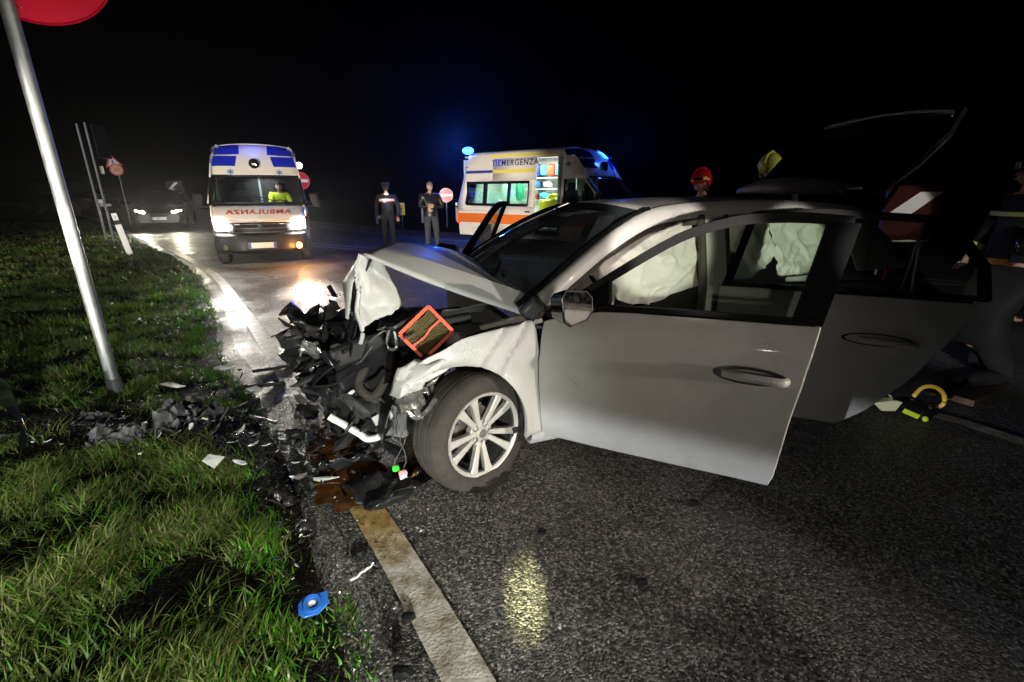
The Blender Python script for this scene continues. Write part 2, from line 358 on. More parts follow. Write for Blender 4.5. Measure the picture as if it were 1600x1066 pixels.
# grass: real blades, thinning with distance; bare where the debris lies
def grass_mat():
    m = bpy.data.materials.new('grass_blade'); m.use_nodes = True
    n, l = m.node_tree.nodes, m.node_tree.links; b = n['Principled BSDF']
    at = n.new('ShaderNodeAttribute'); at.attribute_name = 'tone'
    r = n.new('ShaderNodeValToRGB'); e = r.color_ramp.elements
    e[0].color = (.024, .088, .006, 1); e[1].color = (.085, .26, .012, 1)
    q = e.new(.93); q.color = (.26, .24, .10, 1)
    l.new(at.outputs['Fac'], r.inputs[0]); l.new(r.outputs[0], b.inputs['Base Color'])
    b.inputs['Roughness'].default_value = .36; b.inputs['Specular IOR Level'].default_value = .45
    tr = n.new('ShaderNodeBsdfTranslucent'); mulc = n.new('ShaderNodeMix'); mulc.data_type = 'RGBA'; mulc.blend_type = 'MULTIPLY'; mulc.inputs[0].default_value = 1
    l.new(r.outputs[0], mulc.inputs[6]); mulc.inputs[7].default_value = (1.5, 2.6, .5, 1); l.new(mulc.outputs[2], tr.inputs[0])
    x = n.new('ShaderNodeMixShader'); x.inputs[0].default_value = .42
    l.new(b.outputs[0], x.inputs[1]); l.new(tr.outputs[0], x.inputs[2]); l.new(x.outputs[0], n['Material Output'].inputs[0])
    return m
M['grass'] = grass_mat()
def bare(x, y):
    # trampled strip of debris from the pole base to the road
    d = 1e9
    for (ax, ay, bx, by, w) in ((-3.3, 2.85, -2.0, 2.72, .33), (-2.0, 2.8, -1.5, 2.5, .26), (-1.2, 2.2, -.75, 1.55, .16)):
        t = max(0, min(1, ((x-ax)*(bx-ax)+(y-ay)*(by-ay))/((bx-ax)**2+(by-ay)**2)))
        d = min(d, math.hypot(x-ax-t*(bx-ax), y-ay-t*(by-ay))/w)
    return d
def make_grass():
    rg = np.random.RandomState(3); xs = []; 
    bands = [(.35, 2.0, 7600), (2.0, 3.2, 6000), (3.2, 5, 3300), (5, 8, 1200), (8, 13, 400), (13, 24, 90)]
    V = []; F = []; T = []; k = 0
    gy = [p.y for p in GP]; gx = [p.x for p in GP]
    for y0, y1, dens in bands:
        wid = min(10, 1.35*y1+2.0) if y1 < 9 else 14
        cnt = int(dens*(y1-y0)*wid)
        ax = rg.rand(cnt); ay = y0+rg.rand(cnt)*(y1-y0)
        e = np.interp(ay, gy, gx); X = e+.10-(ax**1.25)*wid
        far_ = y0 >= 5
        for x, y, ed in zip(X, ay, e):
            if x < -1.35*y-1.0: continue
            cl = nz((x, y, 0), 2.6, 11)+.6*nz((x, y, 1), 7, 2)      # clumps
            edge = ed-x
            if rg.rand() > .72+cl*1.5: continue
            if edge < .12 and rg.rand() < .6: continue
            bb = bare(x, y)
            if bb < 1 and rg.rand() < .93*(1.15-bb*.5): continue
            h = (.035+.055*rg.rand()+.06*max(0, cl))*(1.0 if y < 5 else 1.25)*(min(1, .45+edge*1.6))
            w = (.0017+.0020*rg.rand())*(1 if y < 3 else 1.5 if y < 5 else 2.6 if y < 8 else 5)
            az = 2.6+1.5*nz((x, y, 4), 2.2, 5)*2+rg.randn()*1.25; lean = .35+1.0*rg.rand()+.3*max(0, -cl)
            dx, dy = math.cos(az), math.sin(az); px, py = -dy, dx
            z = vh(x, y)-.01
            tw = rg.randn()*.4
            px, py = px*math.cos(tw)+dx*math.sin(tw), py*math.cos(tw)+dy*math.sin(tw)
            pts = []
            for s, q in ((0, 1), (.38, .95), (.72, .7)):
                r_ = h*lean*s*s*1.25; zz = z+h*s*(1-.28*lean*s)
                cx, cy = x+dx*r_, y+dy*r_
                V.append((cx-px*w*q, cy-py*w*q, zz)); V.append((cx+px*w*q, cy+py*w*q, zz))
            r_ = h*lean*1.25; V.append((x+dx*r_, y+dy*r_, z+h*(1-.34*lean)))
            F += [(k, k+1, k+3, k+2), (k+2, k+3, k+5, k+4), (k+4, k+5, k+6)]
            tone = min(.88, max(0, .45+.45*cl+.22*rg.randn()))
            if edge < .30 and rg.rand() < .35: tone = 1
            if rg.rand() < .07: tone = 1
            T += [tone]*7; k += 7
    me = bpy.data.meshes.new('grass'); me.from_pydata(V, [], F); me.materials.append(M['grass'])
    a = me.attributes.new('tone', 'FLOAT', 'POINT'); a.data.foreach_set('value', T)
    me.polygons.foreach_set('use_smooth', [True]*len(F))
    o = bpy.data.objects.new('grass', me); COL.objects.link(o); tag(o, kind='stuff')
    o['label'] = 'wet green grass blades growing on the roadside verge'; o['category'] = 'grass'
    print('GRASS blades', k//7)
make_grass()
# ------------------------------------------------------------- the wrecked hatchback (X forward, Y left, Z up, origin under the front axle)
PSI = R(201.8)
car = empty('crashed_car', (-.673, 2.882, 0), PSI, 'white hatchback with a crushed front end, raised buckled bonnet and its doors and tailgate open', 'car')
def P(name, mb, m, parent=car, **k): return mb.build(name, m, parent, **k)
def ysec(z):   # half width of the body side
    return lerp(z, [.16, .22, .35, .6, .78, .92, 1.0, 1.12, 1.25, 1.36, 1.42], [.80, .835, .87, .885, .885, .865, .83, .76, .685, .615, .55])
# --- bonnet: tented, its front edge bent down
br = [[(.27,.56,1.238),(.20,.415,1.245),(.04,0,1.235),(-.02,-.35,1.17),(.02,-.66,1.03)],
      [(.05,.625,1.128),(-.03,.455,1.185),(-.14,0,1.212),(-.18,-.35,1.16),(-.13,-.68,1.02)],
      [(-.16,.668,1.036),(-.22,.510,1.118),(-.28,0,1.178),(-.32,-.35,1.145),(-.29,-.69,1.01)],
      [(-.37,.705,.953),(-.39,.560,1.055),(-.41,0,1.130),(-.44,-.35,1.11),(-.44,-.70,.99)],
      [(-.585,.738,.868),(-.555,.615,.990),(-.50,0,1.075),(-.54,-.36,1.05),(-.60,-.70,.96)]]
def refine(rows, n):
    rows = [smoothpath(r, n) for r in rows]
    cols = [smoothpath([r[j] for r in rows], n) for j in range(len(rows[0]))]
    return [[cols[j][i] for j in range(len(cols))] for i in range(len(cols[0]))]
def facet_rows(rows, n):
    out = []
    for r_ in rows:
        q = []
        for a, b in zip(r_[:-1], r_[1:]):
            q += [Vector(a).lerp(Vector(b), k/n) for k in range(n)]
        out.append(q+[Vector(r_[-1])])
    return out
fr_ = facet_rows(br, 5); cols = [smoothpath([r_[j] for r_ in fr_], 6) for j in range(len(fr_[0]))]
g = [[cols[j][i] for j in range(len(cols))] for i in range(len(cols[0]))]
for r_ in g:
    for j, p in enumerate(r_):
        if j % 5: p.z += .003*nz(p, 5, 1)+.0025*abs(nz(p, 13, 4))
g_bon = g
bon = P('bonnet', MB().grid(g), M['paint'], solid=.012, smooth=12)
bf = [[(.275,.562,1.228),(.258,.53,1.222),(.215,.48,1.215),(.18,.43,1.205)],
      [(.300,.560,1.16),(.265,.53,1.15),(.220,.485,1.14),(.155,.455,1.12)],
      [(.300,.555,1.05),(.265,.55,1.04),(.20,.51,1.05),(.125,.475,1.04)],
      [(.315,.560,.98),(.268,.53,.97),(.185,.525,.965),(.105,.50,.975)],
      [(.305,.60,.885),(.255,.56,.90),(.18,.55,.915),(.13,.53,.935)]]
g = refine(bf, 6)
for r_ in g:
    for p in r_: p.y += .016*nz(p, 14, 5)+.010*abs(nz((p.x*3, p.y, p.z*.5), 16, 8)); p.x += .008*nz(p, 22, 2); p.z += .012*nz((p.x, 0, 0), 40, 3)*(p.z < .95)
P('bonnet_fold', MB().grid(g), M['paint'], bon, solid=.008, smooth=50)
P('bonnet_flange', MB().tube(smoothpath([(.285,.57,1.235),(.315,.57,1.15),(.312,.57,1.05),(.33,.585,.96),(.315,.62,.87),(.33,.6,.80)], 5), .011, 6), M['paint'], bon)
bf2 = [[(.27-.10*t+.03*math.sin(9*t), .55-1.2*t, 1.23-.22*t), (.34-.12*t+.05*math.sin(14*t), .55-1.2*t, 1.10-.16*t), (.33-.1*t+.06*math.sin(11*t+1), .56-1.2*t, .92-.05*t)] for t in np.linspace(0, 1, 22)]
P('bonnet_front_edge', MB().grid(bf2), M['paint'], bon, solid=.01)
P('bonnet_shade_backing', MB().grid([[(x-.035, y, z-.012) for x, y, z in r_] for r_ in bf2]), M['fabric'], bon, solid=.01)  # dark sheet puts shade behind the bonnet front into the colour
P('bonnet_shade_backing', MB().grid([[(p.x, p.y*.97, p.z-.03) for p in r_[6:]] for r_ in g_bon]), M['fabric'], bon)  # same dark backing for the shade under the bonnet
P('bonnet_seam', MB().tube(smoothpath([(g_[0].x, g_[0].y+.004, g_[0].z-.004) for g_ in g], 1), .007, 6), M['paint'], bon)
# --- left front wing
AC = (-.085, .875, .315)
def arch(a): return Vector((AC[0]+.372*math.cos(a), 0, AC[2]+.402*math.sin(a)))
outer = smoothpath([(-.548,0,.262),(-.552,0,.40),(-.545,0,.60),(-.53,0,.76),(-.516,0,.882),(-.42,0,.872),(-.30,0,.862),(-.20,0,.850),(-.12,0,.835),(-.03,0,.795),(.06,0,.755),(.13,0,.70)], 7)
rows = []
NO = len(outer)
for i, q in enumerate(outer):
    a = math.pi+.16 - (math.pi+.16-R(62))*(i/(NO-1))**.95
    p0 = arch(a); row = []
    for t in np.linspace(0, 1, 22):
        p = p0.lerp(Vector(q), t)
        y = .868 if p.z < .55 else lerp(p.z, [.55, .70, .78, .84, .89], [.868, .862, .852, .835, .81])
        y += .022*math.exp(-t*7)                        # flared lip
        front = max(0, (p.x+.10)/.25); y -= .05*front*front
        y += .004*nz((p.x, 0, p.z), 4, 4)*(1+3*front)+.002*abs(nz((p.x, 0, p.z), 14, 9))
        # two pressed creases from the impact
        for cx, cz, sl in ((-.30, .80, -.9), (-.42, .80, -.75)):
            dd = (p.x-cx)-(p.z-cz)*sl; 
            if p.z > .58: y -= .016*max(0, 1-abs(dd)/.022)
        row.append((p.x, y, p.z))
    rows.append([(row[0][0], row[0][1]-.035, row[0][2])]+row)
wing = P('wing', MB().grid(rows), M['paint'], solid=.006, smooth=38)
P('wheel_arch_liner', MB().grid([[(arch(a).x, y, arch(a).z+.015) for y in (.84, .70, .50)] for a in np.linspace(-.05, math.pi+.2, 20)]), M['black'])
# torn forward piece of the wing, bent down
def crumple(rows, n, amp, fr, seed):
    out = facet_rows(rows, n); cols = [[r_[j] for r_ in out] for j in range(len(out[0]))]
    cols = [[a.lerp(b, k/n) for a, b in zip(c_[:-1], c_[1:]) for k in range(n)]+[c_[-1]] for c_ in cols]
    g = [[cols[j][i] for j in range(len(cols))] for i in range(len(cols[0]))]
    for r_ in g:
        for p in r_:
            q = Vector(p); p.y += amp*(abs(nz(q, fr, seed))*1.4-.3)+amp*.4*nz(q, fr*2.7, seed+3); p.z += amp*.5*nz(q, fr*1.6, seed+7)
    return g
tw = [[(.10,.80,.745),(.04,.83,.735),(-.03,.85,.75),(-.08,.85,.72)],
      [(.185,.82,.725),(.13,.865,.69),(.07,.86,.675),(.01,.87,.675)],
      [(.215,.82,.66),(.17,.86,.655),(.13,.885,.625),(.06,.85,.645)],
      [(.235,.82,.585),(.20,.86,.60),(.14,.85,.595),(.085,.86,.625)]]
P('wing_fragment', MB().grid(crumple(tw, 4, .030, 11, 5)), M['paint'], solid=.004, smooth=14)
# --- windscreen, roof, pillars
ws = [[(-.30+ -.27*abs(t)**2.2, .70*t, .985-.03*abs(t)**3) for t in np.linspace(-1, 1, 17)]]
top = [(-1.28-.06*abs(t)**2, .575*t, 1.452-.045*abs(t)**2.2) for t in np.linspace(-1, 1, 17)]
for k in range(1, 9):
    s = k/8; ws.append([tuple(Vector(a).lerp(Vector(b), s)+Vector((.02*math.sin(3.14*s), 0, .05*math.sin(3.14*s)*(1-abs(t)**2))) ) for a, b, t in zip(ws[0], top, np.linspace(-1, 1, 17))])
wsc = P('windscreen', MB().grid(ws), M['darkglass'])
def wsp(i, s, up=.004):
    t = i; a = Vector((-.30-.27*abs(t)**2.2, .70*t, .985-.03*abs(t)**3)); b = Vector((-1.28-.06*abs(t)**2, .575*t, 1.452-.045*abs(t)**2.2))
    return a.lerp(b, s)+Vector((.02*math.sin(3.14*s)+up*.4, 0, .05*math.sin(3.14*s)*(1-abs(t)**2)+up))
ck = MB()
for k in range(26):
    a0 = rnd.uniform(0, 6.28); L = rnd.uniform(.05, .42); pts = []; i0, s0 = .12, .42
    for q in range(5):
        i0 += math.cos(a0)*L/4*.9; s0 += math.sin(a0)*L/4; a0 += rnd.uniform(-.4, .4)
        if abs(i0) < .95 and .05 < s0 < .95: pts.append(wsp(i0, s0))
    if len(pts) > 1: ck.tube(pts, .0009, 3, cap=False)
P('windscreen_crack', ck, M['greyplas'], wsc)
P('mirror_pod', MB().box((-1.02, 0, 1.33), (.10, .20, .06), (0, .3, .1)).tube([(-1.04,0,1.36),(-1.06,0,1.42)], .018, 6), M['black'], wsc, bevel=.012)
P('wiper', MB().tube([(-.36,.55,1.0),(-.55,.25,1.11),(-.60,.05,1.135)], .010, 5).tube([(-.50,.45,1.05),(-.62,-.12,1.15)], .008, 4), M['black'], wsc)
roof = [[(x+(-.06*abs(t)**2 if x > -1.5 else .04*abs(t)**2), .575*t*(1 if x > -3 else .96), lerp(x, [-3.42, -3.0, -2.4, -1.9, -1.28], [1.428, 1.462, 1.487, 1.487, 1.452])-.045*abs(t)**2.2) for t in np.linspace(-1, 1, 15)] for x in np.linspace(-1.28, -3.40, 14)]
P('roof', MB().grid(roof), M['paint'], solid=.02)
P('roof_lining', MB().grid([[(p[0], p[1]*.96, p[2]-.05) for p in r_] for r_ in roof]), M['fabric'])
rail = smoothpath([(-.50,.735,.915),(-.62,.722,.99),(-.82,.690,1.12),(-1.05,.648,1.255),(-1.33,.600,1.372),(-1.6,.582,1.412),(-2.0,.572,1.428),(-2.5,.562,1.428),(-3.0,.545,1.405),(-3.38,.52,1.372)], 6)
def railrow(p, s):
    x, y, z = p
    # outer face of pillar: from roof/glass edge over the shoulder down to the door seal
    return [(x-.02, (y-.030)*s, z+.040), (x, (y-.005)*s, z+.030), (x+.005, (y+.018)*s, z+.004), (x, (y+.026)*s, z-.028), (x-.02, (y+.020)*s, z-.052), (x-.02, (y-.03)*s, z-.058)]
for s in (1, -1):
    pil = P('roof_pillar', MB().grid([railrow(p, s) for p in rail], close=True), M['paint'], smooth=50)
    P('pillar_trim', MB().tube([(p.x+.03, (p.y-.035)*s, p.z+.030) for p in rail[:27]], .016, 6), M['blackgloss'], pil)
    seal = [(p.x-.01, (p.y+.002)*s, p.z-.075) for p in rail[3:]]
    P('door_seal', MB().tube(seal, .022, 6), M['rubber'], pil)
    if s == 1: P('pillar_foot', MB().box((-.545,.742,.93), (.13,.06,.10), (0,.75,0)), M['greyplas'], pil, bevel=.02)
    bp = smoothpath([(-1.69,.835,.26),(-1.70,.85,.60),(-1.72,.835,.92),(-1.79,.725,1.15),(-1.845,.615,1.38)], 5)
    b = P('door_pillar', MB().grid([[(p.x+.085, (p.y-.06)*s, p.z), (p.x+.08, p.y*s, p.z), (p.x-.07, (p.y+.003)*s, p.z), (p.x-.08, (p.y-.06)*s, p.z)] for p in bp], close=True), M['paint'], smooth=40)
    P('door_seal', MB().tube([(p.x+.105, (p.y-.008)*s, p.z) for p in bp], .024, 6), M['rubber'], b)
    P('door_seal', MB().tube([(p.x-.095, (p.y-.008)*s, p.z) for p in bp], .016, 6), M['rubber'], b)
    # sill
    P('sill', MB().grid([[(x, s*.76, .34), (x, s*.835, .335), (x, s*.862, .29), (x, s*.865, .235), (x, s*.84, .185), (x, s*.76, .17)] for x in np.linspace(-.50, -2.45, 8)]), M['paint'], solid=.01)
    # rear quarter with wheel arch
    out = MB(); AR = (-2.649, .33)
    rowsq = []
    for i, a in enumerate(np.linspace(math.pi+.1, -.12, 19)):
        c_, s_ = math.cos(a), math.sin(a); p0 = (AR[0]-.37*c_*-1, AR[1]+.38*s_)
        tx = -2.649+ (0.95 if c_ > 0 else .92)*c_; tz = .33+.72*max(s_, 0)**.7
        q0 = (min(-2.28, max(-3.56, tx)), min(1.0, tz) if abs(c_) < .9 else tz)
        row = []
        for t in np.linspace(0, 1, 6):
            x = p0[0]+(q0[0]-p0[0])*t; z = p0[1]+(q0[1]-p0[1])*t
            row.append((x, s*(ysec(z)+.012*math.exp(-t*5)-.10*max(0, (-3.1-x)/.45)**2), z))
        rowsq.append(row)
    qp = P('rear_quarter', MB().grid(rowsq), M['paint'], solid=.008, smooth=40)
    P('rear_pillar', MB().grid([[(-2.98-.2*k, s*(.83-.0*k), 1.0), (-3.0-.17*k, s*.72, 1.17), (-3.02-.13*k, s*.60, 1.32), (-3.05-.10*k, s*.545, 1.39)] for k in (0, 1, 2, 2.8)]), M['paint'], qp, solid=.008)
    P('fuel_flap' if s == -1 else 'bumper_corner', MB().grid([[(-3.40-.02*k, s*(.80-.09*k), z) for k in range(4)] for z in (.25, .40, .6, .75)]), M['paint'], qp)
    # tail lamp
    P('tail_lamp', MB().grid([[(-3.30, s*.835, z), (-3.42, s*.79, z), (-3.52, s*.70, z)] for z in (.86, .92, .98, 1.02)]), mat('tail_lamp_red', (.28, .01, .01), .15), solid=.02)
P('rear_bumper', MB().grid([[(-3.56-.05*(1-abs(t)**3), .78*t, z) for t in np.linspace(-1, 1, 11)] for z in (.24, .36, .5, .6, .68)]), M['paint'], solid=.02)
P('boot_sill', MB().box((-3.48, 0, .68), (.12, 1.2, .04)), M['black'])
# --- floor, bulkhead, dashboard, seats
P('floor_pan', MB().box((-1.9, 0, .24), (3.0, 1.56, .06)), M['fabric'])
P('bulkhead', MB().box((-.46, 0, .54), (.05, 1.36, .62)), M['fabric'])  # fabric black puts the engine bay's shade into the panel colour
dash = P('dashboard', MB().grid([[(-.50, y, .93), (-.72, y, .98+.02*math.cos(y*3)), (-.92, y, .93), (-.98, y, .80), (-.92, y, .62)] for y in np.linspace(-.70, .70, 9)]), M['black'], solid=.02)
P('steering_wheel', MB().lathe([(.175, -.014), (.19, 0), (.175, .014), (.16, 0)], 24, 'X', close=True).xf(Matrix.Translation((-1.10,.36,.92)) @ Matrix.Rotation(R(25), 4, 'Y')), M['black'], dash)
P('steering_airbag', MB().ball((-1.16,.36,.90), (.09,.20,.20), 14), M['airbag'], dash)
def seat(x, y):
    st = P('seat', MB().grid([[(x+.28-.56*u, y-.25+.5*v, .50+.04*math.cos(3.14*(v-.5))-.05*u+.02*math.sin(u*3.14)) for v in np.linspace(0, 1, 7)] for u in np.linspace(0, 1, 7)]), M['fabric'], solid=.14)
    P('backrest', MB().grid([[(x-.28-.22*u+.05*math.cos(3.14*(v-.5)), y-.25+.5*v*(1), .48+.66*u) for v in np.linspace(0, 1, 7)] for u in np.linspace(0, 1, 8)]), M['fabric'], st, solid=.13)
    P('headrest', MB().box((x-.54, y, 1.24), (.10, .26, .18), (0, -.15, 0)), M['fabric'], st, bevel=.04)
seat(-1.55, .37); seat(-1.55, -.37)
P('rear_seat', MB().grid([[(-2.25, y, .50), (-2.65, y, .47), (-2.75, y, .60), (-2.95, y, 1.08), (-3.02, y, 1.08), (-2.95, y, .5)] for y in np.linspace(-.6, .6, 6)]), M['fabric'], bevel=.02)
# --- curtain airbags hanging in the left openings
def curtain(x0, x1, seed, ztop0, ztop1, zb):
    rows = []
    nx = 84; nzr = 50
    for i in range(nx):
        u = i/(nx-1); x = x0+(x1-x0)*u; b = zb(u); tpz = ztop0+(ztop1-ztop0)*u; row = []
        for j in range(nzr):
            v = j/(nzr-1); z = tpz+(b-tpz)*v
            pt = (x*1.3, z*1.7, seed)
            wr = -.024*max(0, 1-abs(nz(pt, 3.6, seed))*5)-.012*max(0, 1-abs(nz((x+z*.9, (z-x*.6)*.6, seed), 7, seed+4))*5)+.035*abs(nz(pt, 3, seed+9))+.003*nz(pt, 30, 2)
            y = .575+max(0, 1.37-z)*.30+.016*math.sin(3.14*min(1, v*1.02))**.6*math.sin(3.14*min(1, max(0, u)))**.3-wr
            row.append((x, y, z-.012*nz((x, 0, seed), 9)))
        rows.append(row)
    return MB().grid(rows)
P('curtain_airbag', curtain(-.98, -1.70, 3, 1.235, 1.375, lambda u: lerp(u, [0, .06, .15, .3, .45, .6, .75, .9, 1], [1.06, .985, .93, .895, .885, .905, .925, .955, .965])), M['airbag'], smooth=60, solid=.004)
P('curtain_airbag', curtain(-1.93, -2.35, 6, 1.38, 1.385, lambda u: lerp(u, [0, .3, .6, 1], [.99, .955, 1.0, 1.08])), M['airbag'], smooth=60, solid=.004)
P('curtain_airbag', curtain(-2.37, -2.90, 9, 1.385, 1.37, lambda u: lerp(u, [0, .12, .5, .85, 1], [1.0, .955, .945, 1.0, 1.1])), M['airbag'], smooth=60, solid=.004)
# --- doors. u runs from the hinge to the shut edge, w outwards
def door_frame(path, w0, rad, lean):
    return [(u, w0+lean(z), z) for u, z in path]
LEAN = lambda z: lerp(z, [0, .93, 1.0, 1.12, 1.25, 1.42], [0, -.01, -.035, -.085, -.14, -.20])
def dskin(z): return lerp(z, [.18, .22, .30, .40, .60, .74, .785, .80, .90, 1.0], [-.055, -.035, -.005, .006, .022, .026, .030, .018, .006, -.03])
def door(name, pos, rz, skin, frame, win, sgn, extras):
    e = empty(name, pos, rz); e.parent = car
    F = lambda u, w, z: (-u, w*sgn, z)
    rows = []
    zs, uf, ur = skin
    for z in [zs[0], zs[0]+.006, zs[0]+.02]+list(np.linspace(zs[0]+.06, zs[-1]-.02, 20))+[zs[-1]-.006, zs[-1]]:
        a, b = lerp(z, zs, uf), lerp(z, zs, ur); rows.append([F(a+(b-a)*t, dskin(z), z-(.006*nz((t*3, z, 2), 1))) for t in (0, .006, .02, .12, .25, .38, .5, .62, .75, .88, .98, .994, 1)])
    # front top corner drops
    if 'drop' in extras:
        for i, r_ in enumerate(rows):
            for j, p in enumerate(r_):
                zt = lerp(-p[0], [0, .10, .20, .34, 1.2], [.885, .925, .95, .975, 1.0]); k = (p[2]-zs[0])/(zs[-1]-zs[0])
                r_[j] = (p[0], p[1], zs[0]+(zt-zs[0])*k)
    P('outer_panel', MB().grid(rows), M['paint'], e, solid=.012, smooth=30)
    P('inner_panel', MB().grid([[(p[0], p[1]-.10*sgn, p[2]) for p in r_] for r_ in rows[:-1]]), M['black'], e, solid=.03)
    fr = [F(u, LEAN(z)-.02, z) for u, z in frame]
    P('window_frame', MB().tube(fr, .030, 4, up=(0, 1, 0)), M['frameblack'], e, smooth=0)
    # belt strip
    bl = [F(a, LEAN(z)+.012, z+.012) for a, z in extras['belt']]
    P('belt_strip', MB().tube(bl, .016, 4, up=(0, 1, 0)), M['frameblack'], e, smooth=0)
    gl = [F(u, LEAN(z)-.03, z) for u, z in win]
    pane = P('window_glass', MB().poly(gl), M['glass'], e)
    return e, F
AL = R(180-133)
fd_skin = ([.235, .30, .60, .80, 1.0], [.012, .012, .0, .0, .0], [1.115, 1.128, 1.145, 1.168, 1.195])
fd_frame = smoothpath([(.02,.925),(.143,1.005),(.295,1.112),(.46,1.228),(.60,1.316),(.71,1.363),(.82,1.395),(.94,1.412),(1.10,1.416),(1.26,1.405)], 3)
fd_frame = [(p[0], p[1]) for p in [(q.x, q.y) for q in smoothpath([(a, b, 0) for a, b in [(.02,.925),(.143,1.005),(.295,1.112),(.46,1.228),(.60,1.316),(.71,1.363),(.82,1.395),(.94,1.412),(1.10,1.416),(1.26,1.405)]], 3)]]
fd_win = [(.30,.985),(.30,1.10)]+[p for p in fd_frame if .31 < p[0] < 1.17]+[(1.18,1.385),(1.10,1.005)]
def fdoor(pos, ang, sgn):
    e, F = door('front_door', pos, ang, fd_skin, fd_frame, fd_win, sgn, {'drop': 1, 'belt': [(.14,.955),(.34,.985),(.70,.998),(1.19,1.008)]})
    P('pillar_trim', MB().prism([F(1.09, LEAN(1.0)-.005, 1.0), F(1.20, LEAN(1.0)-.005, 1.0), F(1.285, LEAN(1.38)-.005, 1.40), F(1.17, LEAN(1.38)-.005, 1.40)], (0, -.03*sgn, 0)), M['frameblack'], e, smooth=0)
    P('sail_trim', MB().prism([F(.05, -.02, .945), F(.335, -.03, .985), F(.315, LEAN(1.11), 1.115), F(.15, LEAN(1.0), 1.0)], (0, -.03*sgn, 0)), M['frameblack'], e, smooth=0)
    P('quarter_bar', MB().tube([F(.335, -.035, .985), F(.318, LEAN(1.11)-.01, 1.115)], .010, 4), M['black'], e)
    # handle: scooped recess and grip
    rec = MB(); 
    rec.grid([[F(.965+.145*math.cos(a)*r_, dskin(.775)+.004-.022*(1-r_*r_)+.001, .772+.040*math.sin(a)*r_) for a in np.linspace(0, 6.2832, 24)] for r_ in (0, .3, .6, .85, 1)])
    h = P('door_handle', MB().tube(smoothpath([F(.865, dskin(.775)+.010, .772), F(.91, dskin(.775)+.034, .775), F(1.0, dskin(.775)+.040, .774), F(1.08, dskin(.775)+.034, .772), F(1.105, dskin(.775)+.008, .770)], 4), .019, 8, flat=.8, up=(0, 1, 0)), M['paint'], e)
    P('handle_recess', rec, M['greyplas'], h)
    # mirror
    mp = Vector(F(.215, .105, 1.015))
    hd = [[(mp.x+.10*k_, mp.y+a*sgn, mp.z+b) for a, b in [(sx*(1-.25*k_), sz*(1-.25*k_)) for sx, sz in ((-.095,-.03),(-.05,-.072),(.06,-.085),(.10,-.055),(.105,.055),(.075,.085),(-.06,.065),(-.095,.03))]] for k_ in (-.1, .0, .35, .7, .9)]
    ax = Matrix.Translation(mp) @ Matrix.Rotation(R(-27)*sgn, 4, 'Z') @ Matrix.Rotation(R(8), 4, 'Y') @ Matrix.Translation(-mp)
    mm = MB().grid(hd, close=True); mm.poly(list(reversed(hd[-1]))); mm.xf(ax)
    hh = P('mirror_housing', mm, M['blackgloss'] if sgn > 0 else M['black'], e, smooth=50)
    P('mirror_arm', MB().tube([F(.20, -.01, .965), tuple(mp+Vector((.03, -.07*sgn, -.03)))], .022, 6), M['black'], hh)
    mg = MB().poly([(mp.x-.012, mp.y+(q[1]-mp.y)*.90, mp.z+(q[2]-mp.z)*.90) for q in hd[1]]).xf(ax)
    P('mirror_glass', mg, M['mirror'], hh, smooth=0)
    rim = [ax @ Vector((mp.x-.010, mp.y+(q[1]-mp.y)*.95, mp.z+(q[2]-mp.z)*.95)) for q in hd[1]]
    P('mirror_rim', MB().tube(rim+[rim[0]], .004, 5), M['greyplas'], hh)
    return e, F
fe, FF = fdoor((-.54, .868, 0), AL*-1, 1)
re_skin = ([.225, .35, .567, .80, .99], [.0, .0, .0, .0, .0], [.715, .835, .985, 1.10, 1.205])
re_frame = [(.04,.98),(.13,1.36),(.17,1.395),(.5,1.41),(.95,1.385),(1.10,1.30),(1.20,1.16),(1.215,1.0)]
re_win = [(.07,1.0),(.15,1.375),(.5,1.395),(.93,1.375),(1.08,1.29),(1.17,1.16),(1.19,1.0)]
rd, RF = door('rear_door', (-1.70, .862, 0), R(-46), re_skin, re_frame, re_win, 1, {'belt': [(.02,.99),(.5,1.0),(.9,1.004),(1.21,1.004)]})
P('window_bar', MB().tube([RF(.945, LEAN(1.385)-.02, 1.385), RF(.872, LEAN(1.0)-.02, 1.015)], .008, 4), M['steel'], rd)
h = P('door_handle', MB().tube(smoothpath([RF(.72, .04, .765), RF(.80, .062, .767), RF(.90, .064, .765), RF(.955, .058, .762), RF(.968, .035, .76)], 4), .018, 8, flat=.8, up=(0, 1, 0)), M['paint'], rd)
P('handle_recess', MB().grid([[RF(.80+.16*math.cos(a)*r_, .031-.02*(1-r_*r_), .768+.034*math.sin(a)*r_) for a in np.linspace(0, 6.2832, 24)] for r_ in (0, .4, .8, 1)]), M['black'], h)
# far front door, swung open
fdoor((-.54, -.868, 0), R(58), -1)
# --- tailgate raised on its struts
tg = empty('tailgate', (-3.38, 0, 1.44)); tg.parent = car
prof = [(.06, .04), (-.12, .10), (-.36, .28), (-.62, .50), (-.83, .68), (-.96, .70)]
def tgw(k): return [.50, .56, .62, .64, .58, .46][k]
rows = [[(p[0]-.05*(1-abs(t)**2)*(.2+k*.15)*.6, tgw(k)*t, p[1]+.05*(1-abs(t)**2)) for t in np.linspace(-1, 1, 13)] for k, p in enumerate(prof)]
P('tailgate_panel', MB().grid(rows[4:]), M['paint'], tg, solid=.02, smooth=40)
P('tailgate_trim', MB().grid([[(p[0]+.02, p[1]*.95, p[2]-.045) for p in r_] for r_ in rows[2:]]), M['fabric'], tg, solid=.02)
P('tailgate_glass', MB().grid([[(p[0]*1, p[1]*.86, p[2]) for p in r_] for r_ in rows[:4]]), M['blackgloss'], tg, solid=.01)
